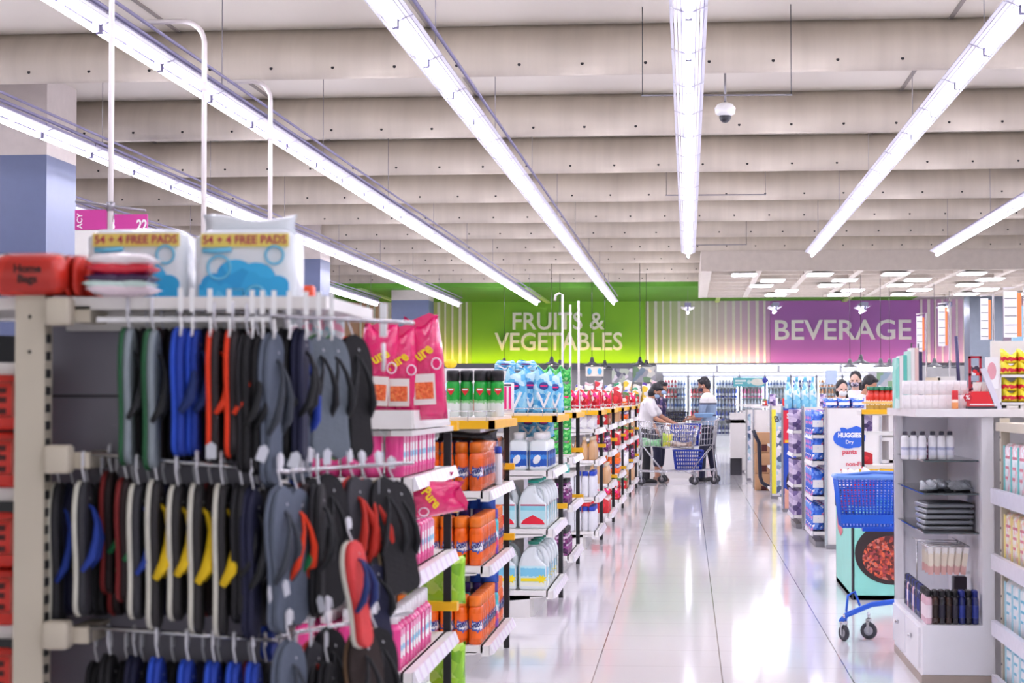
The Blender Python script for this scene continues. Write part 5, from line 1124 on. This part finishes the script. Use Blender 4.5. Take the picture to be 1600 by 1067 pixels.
# glowing canopy above the coolers
cn = empty('cooler_canopy', (cx0-.2, YC-.1, 2.1), 0, 'long white glowing light canopy above the drink coolers', 'light')
wcn = X(1405, YC)-cx0+.3
MB().box(0, .0, .20, wcn, 1.2, .24).box(0, .0, .0, wcn, .03, .02).build('housing', CB, cn)
for k in range(4): MB().box(wcn*k/4+.04, .02, .03, wcn*(k+1)/4-.04, .06, .19).build('diffuser', emis('canopy_glow', 'EEF0FF', 4.5), cn)
bx = MB().box(X(1036, YC)-.3, YC+1.1, 0, XR-1, YC+1.3, 2.3).build('partition', WALLW); bx['kind'] = 'structure'
# teal banner on the fourth cooler
tb = empty('cooler_banner', (X(1146, YC-.105), YC-.105, Z(604, YC)), 0, 'teal banner with pale lettering and an oval across the fourth and fifth coolers', 'banner')
wb = X(1195, YC)-X(1146, YC); hb_ = Z(590, YC)-Z(604, YC)
MB().box(0, 0, 0, wb, .06, hb_).build('board', P('banner_teal', '66B8C4', .5), tb)
MB().prism([(wb*.78+.2*math.cos(t), hb_*.5+.10*math.sin(t)) for t in [k*PI/10 for k in range(20)]], 'y', -.02, 0).build('pale_oval', P('oval_cream', 'E8E4DA', .5), tb)
MB().prism([(wb*.50+.055*math.cos(t), hb_*.5+.055*math.sin(t)) for t in [k*PI/10 for k in range(20)]], 'y', -.02, 0).build('round_seal', P('seal_pale', 'CFE4E4', .5), tb)
MB().box(.05, -.01, hb_*.55, wb*.4, 0, hb_*.72).box(.05, -.01, hb_*.3, wb*.3, 0, hb_*.42).build('letter_line', WPL, tb)
# pendants
pn = proto('pendant_lamp'); MB().lathe([(.04, .26), (.06, .18), (.075, .12), (.10, .09), (.24, .03), (.26, 0)], 20).build('shade', P('pendant_black', '2A2A34', .4), pn)
MB().tube([(0, 0, .25), (0, 0, 3.36)], .008, 5).build('cord', BLACK, pn); MB().ell((0, 0, .03), (.05, .05, .04), 0, 10, 6).build('bulb', emis('bulb_glow', 'FFF2DC', 6), pn)
for i, (px, py, Y) in enumerate(((788, 572, 46), (862, 570, 44), (875, 574, 48), (925, 571, 44), (945, 575, 48), (1000, 571, 44), (1010, 574, 49), (1328, 574, 44), (1345, 568, 41), (1376, 574, 42), (1390, 573, 46), (1460, 573, 44), (1484, 575, 48))):
    s_ = 1.0; put(pn, at(px, py, Y), 0, 'black pendant lamp, %s from left before the far wall' % ORD[i], 'pendant lamp', 'black pendant lamps', .75)
# produce area boards and goods (left back)
def board(n, x0, x1, y0, y1, Y, m, lab, cat='board'):
    a = at(x0, y1, Y); b = at(x1, y0, Y); o = MB().box(0, 0, 0, b[0]-a[0], .04, b[2]-a[2]).build(n, m, None, (a[0], Y, a[2])); tag(o, lab, cat)
    for px in (0.03, b[0]-a[0]-.03):
        MB().tube([(px, .05, .0), (px, .05, -a[2])], .012, 5).build('stand_leg', GREYM, o)
    return o
board('picture_board', 915, 943, 573, 588, 46, P('board_cream', 'F2E8DA', .5), 'white picture board with two blue shapes under the black pendant')
for px in (921, 937): a = at(px, 580, 45.98); tag(MB().ell((0, 0, 0), (.05, .01, .08), 0, 12, 6).build('blue_picture', P('pic_blue', '5AAEDC', .5), None, a), 'round blue picture on the white board, %s one' % ('left' if px == 921 else 'right'), 'picture')
board('menu_board', 989, 1024, 573, 597, 47, mottle('menu_print', ('8A8A90', '5E7A5A', 'B8B8B0', '6A7A88', 'D8C8B0'), 7, .5, 0), 'grey and green printed board behind the two shoppers')
board('menu_board', 956, 988, 576, 598, 49, mottle('menu_print2', ('8A8A90', 'A8B0A0', 'C8C0C8', '5A5A6A'), 9, .5, 0), 'pale patterned board left of the grey and green one')
board('menu_board', 1022, 1036, 612, 650, 50, DARK, 'dark narrow board with green leaves behind the floral blouse')
board('menu_board', 1370, 1396, 582, 604, 44, mottle('menu_print', ('8A8A90', '5E7A5A', 'B8B8B0')), 'grey printed board beyond the three shoppers')
board('menu_board', 1290, 1308, 578, 600, 46, P('board_grey_blue', '8C9AB4', .5), 'grey blue board left of the three shoppers')
cols = [('purple_bag', '5A3A9E'), ('green_tray', '2F9A6A'), ('pale_pink_tray', 'F0C8D0'), ('yellow_crate', 'F2C83A'), ('red_tray', 'D83A44'), ('cream_tray', 'F0E6D8'), ('blue_tray', '5A7AC8')]
i = 0
for r_, (py, Y) in enumerate(((606, 44), (615, 41), (624, 38))):
    o = MB().box(X(900, Y), Y, Z(py+5, Y)-.04, X(1034, Y), Y+.6, Z(py+5, Y)).build('produce_table', WHITE); tag(o, 'white produce table, %s from the far wall, behind the green packs' % ORD[r_], 'table')
    MB().box(X(902, Y), Y+.1, 0, X(1032, Y), Y+.5, Z(py+5, Y)-.04).build('table_base', WHITE, o)
    for q in range(9):
        n, c = cols[(q*2+r_*3) % 7]; px = 905+q*15; i += 1
        if q > 5 and r_ == 2: n, c = cols[3]
        o = MB().pillow(.20, .14+.05*((q+r_) % 3), .2, ex=.3, wr=.008, seed=q).build(n, mottle(n+'_print', (c, 'F2ECEC', c, c), 9, .4, .2), None, (X(px, Y), Y+.2, Z(py+5, Y))); tag(o, '%s on the %s produce table, %s from left' % (n.replace('_', ' '), ORD[r_], ORD[q]), 'goods', 'goods on the produce tables')
# goods left of the green wall text, behind the cans
gy = solo(MB().ell((0, 0, .1), (.14, .1, .1), 0, 14, 8), 'yellow_melon', P('melon_yellow', 'F0D020', .5)); 
o = MB().box(X(690, 40), 40, 1.2, X(800, 40), 40.6, Z(575, 40)).build('tall_case', WHITE); tag(o, 'white tall case behind the green cans', 'case')
MB().box(X(692, 40), 40.05, 0, X(798, 40), 40.55, 1.2).build('case_base', WHITE, o)
put(gy, (X(702, 40), 40.2, Z(575, 40)), 0, 'round yellow melon on the tall case behind the green cans', 'fruit')

# ================= people =================
SKIN = P('skin_tan', 'B98468', .55, noise=.1); HAIR = P('hair_black', '15131A', .45, noise=.3, nscale=40, stretch=(1, 1, .2), bump=.5, bscale=90)
def capsule(m, pts, seg=12):
    for (a, ra), (b, rb_) in zip(pts, pts[1:]):
        m.tube([a, b], [ra, rb_], seg)
    for a, ra in pts: m.ell(a, (ra, ra, ra), 0, seg, 8)
def melt(o, vox, sm=3):
    r = o.modifiers.new('remesh', 'REMESH'); r.mode = 'VOXEL'; r.voxel_size = vox; r.use_smooth_shade = True
    s = o.modifiers.new('smooth', 'SMOOTH'); s.factor = .5; s.iterations = sm; return o
def hand(m, wrist, d, up, side):
    """palm, four bent fingers of different lengths and a thumb from the side"""
    w0 = Vector(wrist); d = Vector(d).normalized(); up = Vector(up); up = (up-d*up.dot(d)).normalized(); s = d.cross(up)*side
    M = Matrix((d, s, up)).transposed()
    m.ell(w0+d*.045, (.048, .038, .016), 0, 12, 8, rot=M.to_euler())
    for i, (off, L) in enumerate(((-.030, .062), (-.010, .075), (.010, .070), (.028, .055))):
        a = w0+d*.08+s*off; b = a+d*L*.5-up*.008; c = b+d*L*.32-up*.022
        capsule(m, [(a, .0095), (b, .0085), (c, .0075)], 8)
    a = w0+d*.02-s*.034; b = a+d*.03-s*.022; c = b+d*.028-s*.004-up*.01
    capsule(m, [(a, .012), (b, .0105), (c, .009)], 8)
def person(lab, loc, rz, H=1.68, lean=0, nod=0, turn=0, hands=((.32, .16, 1.03), (.32, -.16, 1.03)), feet=((0, .09), (0, -.09)), shirt=None, sleeve='short', trousers=None, hair='short', mask=None, shoes=None, trim=None, female=False, crop=0, stripe=None, skin=SKIN, seated=0, bag=None):
    k = H/1.70; root = empty('person', loc, rz, lab, 'person'); root.scale = (k, k, k)
    V = Vector; hip = V((0, 0, .92)); ch = hip+V((math.sin(lean)*.46, 0, math.cos(lean)*.46)); up = (ch-hip).normalized(); nk = ch+up*.07+V((.01, 0, 0))
    hd = nk+V((math.sin(lean*.8+nod)*.13, 0, math.cos(lean*.8+nod)*.13)); sw = .165 if female else .19
    HM = Euler((0, lean*.8+nod, turn)).to_matrix()
    h = lambda x, y, z: hd+HM @ V((x, y, z))
    he = (HM).to_euler()
    b = MB()
    capsule(b, [(hip, .125), (hip+up*.18, .105), (ch-up*.1, .13)]); b.ell(ch-up*.08, (.11, sw*.95, .15), 0, 14, 10, rot=(0, lean, 0)); b.ell(hip, (.12, .165, .13), 0, 14, 10)
    capsule(b, [(ch, .07), (nk, .056), (hd-V((0, 0, .04)), .054)])
    b.ell(hd+HM @ V((0, 0, .02)), (.095, .074, .105), 0, 16, 12, rot=he); b.ell(h(.022, 0, -.06), (.062, .054, .055), 0, 14, 10, rot=he)
    b.ell(h(.098, 0, -.012), (.018, .014, .022), 0, 8, 6, rot=he)
    for s in (-1, 1): b.ell(h(0, s*.076, -.01), (.018, .012, .03), 0, 8, 6, rot=he); b.ell(h(.082, s*.033, .02), (.014, .02, .008), 0, 8, 6, rot=he)
    b.ell(h(.082, 0, -.055), (.014, .026, .008), 0, 8, 6, rot=he)
    arms = []
    for s, hp in ((1, hands[0]), (-1, hands[1])):
        sh = ch+V((0, s*sw, -.01))-up*.02; w_ = V(hp); dd = w_-sh; L1, L2 = .29, .26; D = min(dd.length, L1+L2-.003); dn = dd.normalized(); w_ = sh+dn*D
        a_ = (L1*L1-L2*L2+D*D)/(2*D); hh = math.sqrt(max(0, L1*L1-a_*a_)); pd = V((-.35, s*.35, -1)); pd = (pd-dn*pd.dot(dn)).normalized(); el = sh+dn*a_+pd*hh
        capsule(b, [(sh, .052), (sh.lerp(el, .5), .045), (el, .037), (el.lerp(w_, .35), .037), (w_, .025)]); hand(b, w_, (w_-el), (0, 0, 1) if abs((w_-el).normalized().z) < .8 else (-1, 0, 0), s); arms.append((sh, el, w_, s))
    legs = []
    for s, (fx, fy) in zip((1, -1), feet):
        hj = hip+V((0, s*.085, -.04)); an = V((fx, fy, .085)); kn = (hj+an)/2+V((.035, 0, .02))
        capsule(b, [(hj, .088), (hj.lerp(kn, .5), .075), (kn, .056), (kn.lerp(an, .35), .055), (an, .038)]); capsule(b, [(an+V((-.03, 0, -.04)), .034), (an+V((.08, s*.01, -.05)), .032), (an+V((.15, s*.015, -.06)), .024)]); legs.append((hj, kn, an, s))
    melt(b.build('body', skin, root), .0085)
    e = MB()
    for s in (-1, 1): e.ell(h(.090, s*.033, .004), (.008, .014, .006), 0, 8, 6, rot=he)
    e.build('eyes', P('eye_dark', '1A1416', .3), root)
    # shirt
    m = MB(); capsule(m, [(hip-up*.02*0+up*.0, .142), (hip+up*.18, .125), (ch-up*.1, .148)]); m.ell(ch-up*.08, (.128, sw*1.04, .16), 0, 14, 10, rot=(0, lean, 0)); m.ell(hip+up*.02, (.138, .178, .10), 0, 14, 10); m.ell(ch+up*.03, (.08, .11, .05), 0, 12, 8)
    for sh, el, w_, s in arms:
        if sleeve == 'long': capsule(m, [(sh, .066), (el, .050), (el.lerp(w_, .9), .036)])
        elif sleeve == 'none': m.ell(sh, (.06, .05, .06), 0, 10, 8)
        else: capsule(m, [(sh, .068), (sh.lerp(el, .72), .062)])
    melt(m.build('shirt', shirt, root), .010)
    if stripe:
        for z, hgt, mm in stripe: m = MB().lathe([(.150, -hgt/2), (.1505, hgt/2)], 20, sy=1.28); o_ = m.build('shirt_band', mm, root, tuple(hip+up*z)); o_.rotation_euler = (0, lean, 0)
    m = MB(); m.ell(hip-V((0, 0, .0)), (.132, .172, .11), 0, 14, 10)
    for hj, kn, an, s in legs:
        if crop: capsule(m, [(hj, .098), (kn, .075), (kn.lerp(an, crop), .07)])
        else: capsule(m, [(hj, .098), (hj.lerp(kn, .5), .085), (kn, .068), (an+V((0, 0, .0)), .052)])
    melt(m.build('trousers', trousers, root), .010)
    for hj, kn, an, s in legs:
        m = MB(); capsule(m, [(an+V((-.035, 0, -.045)), .038), (an+V((.07, s*.01, -.048)), .038), (an+V((.15, s*.015, -.055)), .028)]); m.box(an.x-.07, an.y-.035, 0, an.x+.18, an.y+.045, .018); melt(m.build('shoe', shoes or BLACK, root), .009)
    m = MB(); m.ell(h(-.018, 0, .045), (.098, .085, .098), 0, 18, 12, rot=he); m.ell(h(-.045, 0, .0), (.062, .078, .085), 0, 16, 10, rot=he)
    if hair == 'short': m.ell(h(.045, 0, .105), (.045, .06, .025), 0, 12, 8, rot=he)
    if hair == 'bob': m.ell(h(-.03, 0, -.03), (.078, .09, .11), 0, 16, 10, rot=he); m.ell(h(.05, 0, .09), (.05, .07, .04), 0, 12, 8, rot=he)
    if hair == 'long': m.ell(h(-.03, 0, -.03), (.078, .092, .11), 0, 16, 10, rot=he); capsule(m, [(h(-.05, .03, -.05), .06), (h(.0, .08, -.22), .045), (h(.03, .09, -.34), .03)])
    melt(m.build('hair', HAIR, root), .008, 2)
    if mask: m = MB(); m.ell(h(.052, 0, -.05), (.060, .058, .046), 0, 16, 10, rot=he); m.build('face_mask', mask, root); 
    if mask: MB().tube([h(.05, .062, -.02), h(.0, .079, .0)], .003, 5).tube([h(.05, -.062, -.02), h(.0, -.079, .0)], .003, 5).build('mask_strap', WPL, root)
    return root
DEN = P('navy_trousers', '1B1E38', .7, noise=.2, nscale=20); BLK = P('black_trousers', '17161E', .7)
WSH = P('white_shirt', 'ECE8E8', .7, noise=.08, nscale=10, bump=.3, bscale=9)
FLO = mottle('floral_blouse', ('1E1C44', '221F4A', '1E1C44', '5A4A78', '1A1838', 'B89AA0', '1E1C44', '16142E', '2A2858'), 24, .7, .1)
GB = P('polo_grey_blue', '7E93AE', .7); NVY = P('polo_navy', '2A2C48', .7)
Yp = 31.2
person('man in white and grey-blue striped polo and navy trousers, looking down beside the carts', (X(1108, 31.6), 31.65, 0), PI-.30, 1.70, lean=.05, nod=.30, turn=.1, hands=((.30, .12, 1.02), (.33, -.20, 1.06)), feet=((.10, .09), (-.06, -.10)), shirt=band('polo_stripes', [(0, 'D8DCE4'), (.14, '8BA0BA'), (.42, '2A2C48'), (.46, '8BA0BA'), (.70, '2A2C48'), (.74, 'F0ECEA')], .7), trousers=DEN, mask=P('dark_mask', '3A3048', .6), hair='short')
person('woman in a white blouse and black trousers leaning on the shopping cart', (X(1006, 31), 30.98, 0), -.12, 1.62, lean=.22, nod=.42, hands=((.50, .16, .98), (.46, -.14, .97)), feet=((.0, .08), (.06, -.08)), shirt=WSH, trousers=BLK, mask=P('blue_mask', 'A9C4E2', .6), hair='bob', female=True)
person('woman in a dark floral blouse and cropped navy trousers behind the white blouse', (X(1026, 31.8), 31.8, 0), -.5, 1.64, lean=.10, nod=.15, hands=((.20, .22, 1.0), (.16, -.28, .88)), feet=((.0, .08), (.05, -.08)), shirt=FLO, trousers=DEN, mask=P('blue_mask', 'A9C4E2', .6), hair='bob', female=True, crop=.5, shoes=P('sandal_brown', '8A6A58', .6))
person('woman with long dark hair and a white mask facing us, leftmost of the three', (X(1315, 25.7), 25.7, 0), -PI/2+.2, 1.59, nod=.1, hands=((.2, .2, 1.0), (.2, -.2, 1.0)), shirt=P('pink_white_shirt', 'F0DCE2', .7), trousers=DEN, mask=P('white_mask', 'EDF2F2', .6), hair='long', female=True, skin=P('skin_fair', 'E0B8A4', .55))
person('woman with swept black hair and patterned mask behind the white-shirted man', (X(1337, 28.2), 28.2, 0), -PI/2-.2, 1.74, nod=.1, hands=((.2, .2, 1.0), (.2, -.2, 1.0)), shirt=WSH, trousers=DEN, mask=mottle('pattern_mask', ('6A6478', 'C8C0CC', '3A3448'), 40), hair='long', female=True, skin=P('skin_fair', 'E0B8A4', .55))
person('man in a white shirt with black hair bending forward, rightmost of the three', (X(1340, 24.85), 24.85, 0), -.55, 1.66, lean=.18, nod=.35, hands=((.3, .2, 1.0), (.3, -.2, 1.0)), shirt=WSH, trousers=DEN, mask=P('dark_mask', '3A3048', .6), hair='short')

# ================= shopping carts =================
def cart(loc, rz, lab, inside):
    o = empty('shopping_cart', loc, rz, lab, 'shopping cart')
    # x forward; handle at -x
    zt, zb = .98, .58; B = [(-.38, -.20, .62), (.42, -.17, .56), (.42, .17, .56), (-.38, .20, .62)]; T = [(-.42, -.27, 1.0), (.50, -.22, .92), (.50, .22, .92), (-.42, .27, 1.0)]
    m = MB()
    for i in range(4):
        p0, p1, q0, q1 = map(Vector, (B[i], B[(i+1) % 4], T[i], T[(i+1) % 4])); n = 18 if i % 2 == 0 else 9
        for j in range(n+1): u = j/n; m.tube([p0.lerp(p1, u), q0.lerp(q1, u)], .0035, 4)
        for j in range(5): v = j/4; m.tube([p0.lerp(q0, v), p1.lerp(q1, v)], .005 if j in (0, 4) else .0035, 4)
    for j in range(9): u = j/8; m.tube([Vector(B[0]).lerp(Vector(B[3]), u), Vector(B[1]).lerp(Vector(B[2]), u)], .003, 4)
    m.build('wire_basket', CHROME, o)
    MB().tube([(-.50, -.27, 1.05), (-.50, .27, 1.05)], .014, 8).build('handle', BLACK, o)
    m = MB()
    for s in (-1, 1):
        m.tube([(-.50, s*.27, 1.05), (-.42, s*.27, 1.0), (-.38, s*.24, .60), (-.42, s*.26, .22), (.30, s*.20, .20), (.48, s*.18, .17)], .011, 7); m.tube([(-.35, s*.2, .6), (-.05, s*.21, .22)], .007, 6)
    for x in (-.40, -.1, .2, .46): m.tube([(x, -.23, .2), (x, .23, .2)], .008, 6)
    m.build('frame', CHROME, o)
    for x, y in ((-.40, -.25), (-.40, .25), (.44, -.17), (.44, .17)):
        c = empty('caster', (x, y, 0)); c.parent = o
        MB().tube([(math.cos(t)*.05, 0, .065+math.sin(t)*.05) for t in [k*PI/8 for k in range(16)]], .014, 8, closed=True).build('tyre', DARK, c)
        MB().tube([(0, -.008, .065), (0, .008, .065)], .035, 10).build('wheel_hub', GREYM, c)
        MB().box(-.01, -.020, .06, .01, -.016, .15).box(-.01, .016, .06, .01, .020, .15).box(-.015, -.02, .145, .015, .02, .2).build('fork', CHROME, c)
    return o
def basket(loc, rz, lab, w_=.42, d_=.28, h_=.22, m_=None):
    o = empty('hand_basket', loc, rz, lab, 'basket'); m = MB(); m_ = m_ or P('royal_blue_basket', '1E3FB8', .4)
    x, y = w_/2, d_/2; B = [(-x*.85, -y*.85, 0), (x*.85, -y*.85, 0), (x*.85, y*.85, 0), (-x*.85, y*.85, 0)]; T = [(-x, -y, h_), (x, -y, h_), (x, y, h_), (-x, y, h_)]
    for i in range(4):
        p0, p1, q0, q1 = map(Vector, (B[i], B[(i+1) % 4], T[i], T[(i+1) % 4]))
        for j in range(13): u = j/12; m.tube([p0.lerp(p1, u), q0.lerp(q1, u)], .007, 4)
        for j in range(6): v = j/5; m.tube([p0.lerp(q0, v), p1.lerp(q1, v)], .009, 4)
    m.box(-x*.85, -y*.85, -.004, x*.85, y*.85, .006); m.build('basket_shell', m_, o)
    mm = MB()
    for i in range(4): mm.tube([T[i], T[(i+1) % 4]], .012, 6)
    mm.build('rim', m_, o); return o
Yk2 = 30.3
c1 = cart((X(1040, Yk2), Yk2, 0), .08, 'nearer metal shopping cart, left one, pushed by the woman in white', None)
c2 = cart((X(1078, Yk2+.6), Yk2+.6, 0), PI-.1, 'metal shopping cart in front of the man, right one', None)
basket((X(1070, Yk2), Yk2+.6, .60), .1, 'blue hand basket standing in the right shopping cart', .46, .30, .34)
basket((X(1075, Yk2), Yk2+.6, .225), .1, 'royal blue hand basket on the lower frame of the right cart', .46, .32, .30)
basket((X(1100, Yk2), Yk2+.62, 1.06), .0, 'pale blue basket resting across the cart handle before the man', .30, .2, .05, P('pale_blue_basket', '8FB4D8', .4))
basket((X(1052, 33), 33, .96), 0, 'black crate with slatted sides behind the shopping carts', .5, .35, .16, BLACK)
o = MB().box(X(1052, 33)-.3, 32.8, 0, X(1052, 33)+.3, 33.2, .95).build('low_stand', WHITE); tag(o, 'white low stand under the black crate', 'stand')
o = MB().pillow(.16, .20, .06, ex=.35, wr=.006).build('yellow_snack_bag', mottle('lime_yellow', ('E8E04A', 'B8D84A', 'F2F0C0'), 14, .3, .3), None, (X(1043, Yk2), Yk2-.05, .60)); tag(o, 'yellow green bag in the left shopping cart', 'bag')
o = MB().pillow(.30, .12, .12, ex=.35, wr=.006).build('green_package', mottle('pale_green_pack', ('9ADCA0', 'CDEBCD', '7CC88A'), 14, .3, .3), None, (X(1018, Yk2), Yk2-.03, .60)); tag(o, 'pale green pack in the left shopping cart', 'pack')
o = MB().pillow(.36, .08, .2, ex=.35, wr=.006).build('brown_package', mottle('brown_pack', ('B09080', 'D8C8BC', '8A7468'), 14, .3, .3), None, (X(1062, Yk2)+.02, Yk2-.08, .60)); tag(o, 'long brown pack lying between the two carts', 'pack')
bpy.context.view_layer.update()
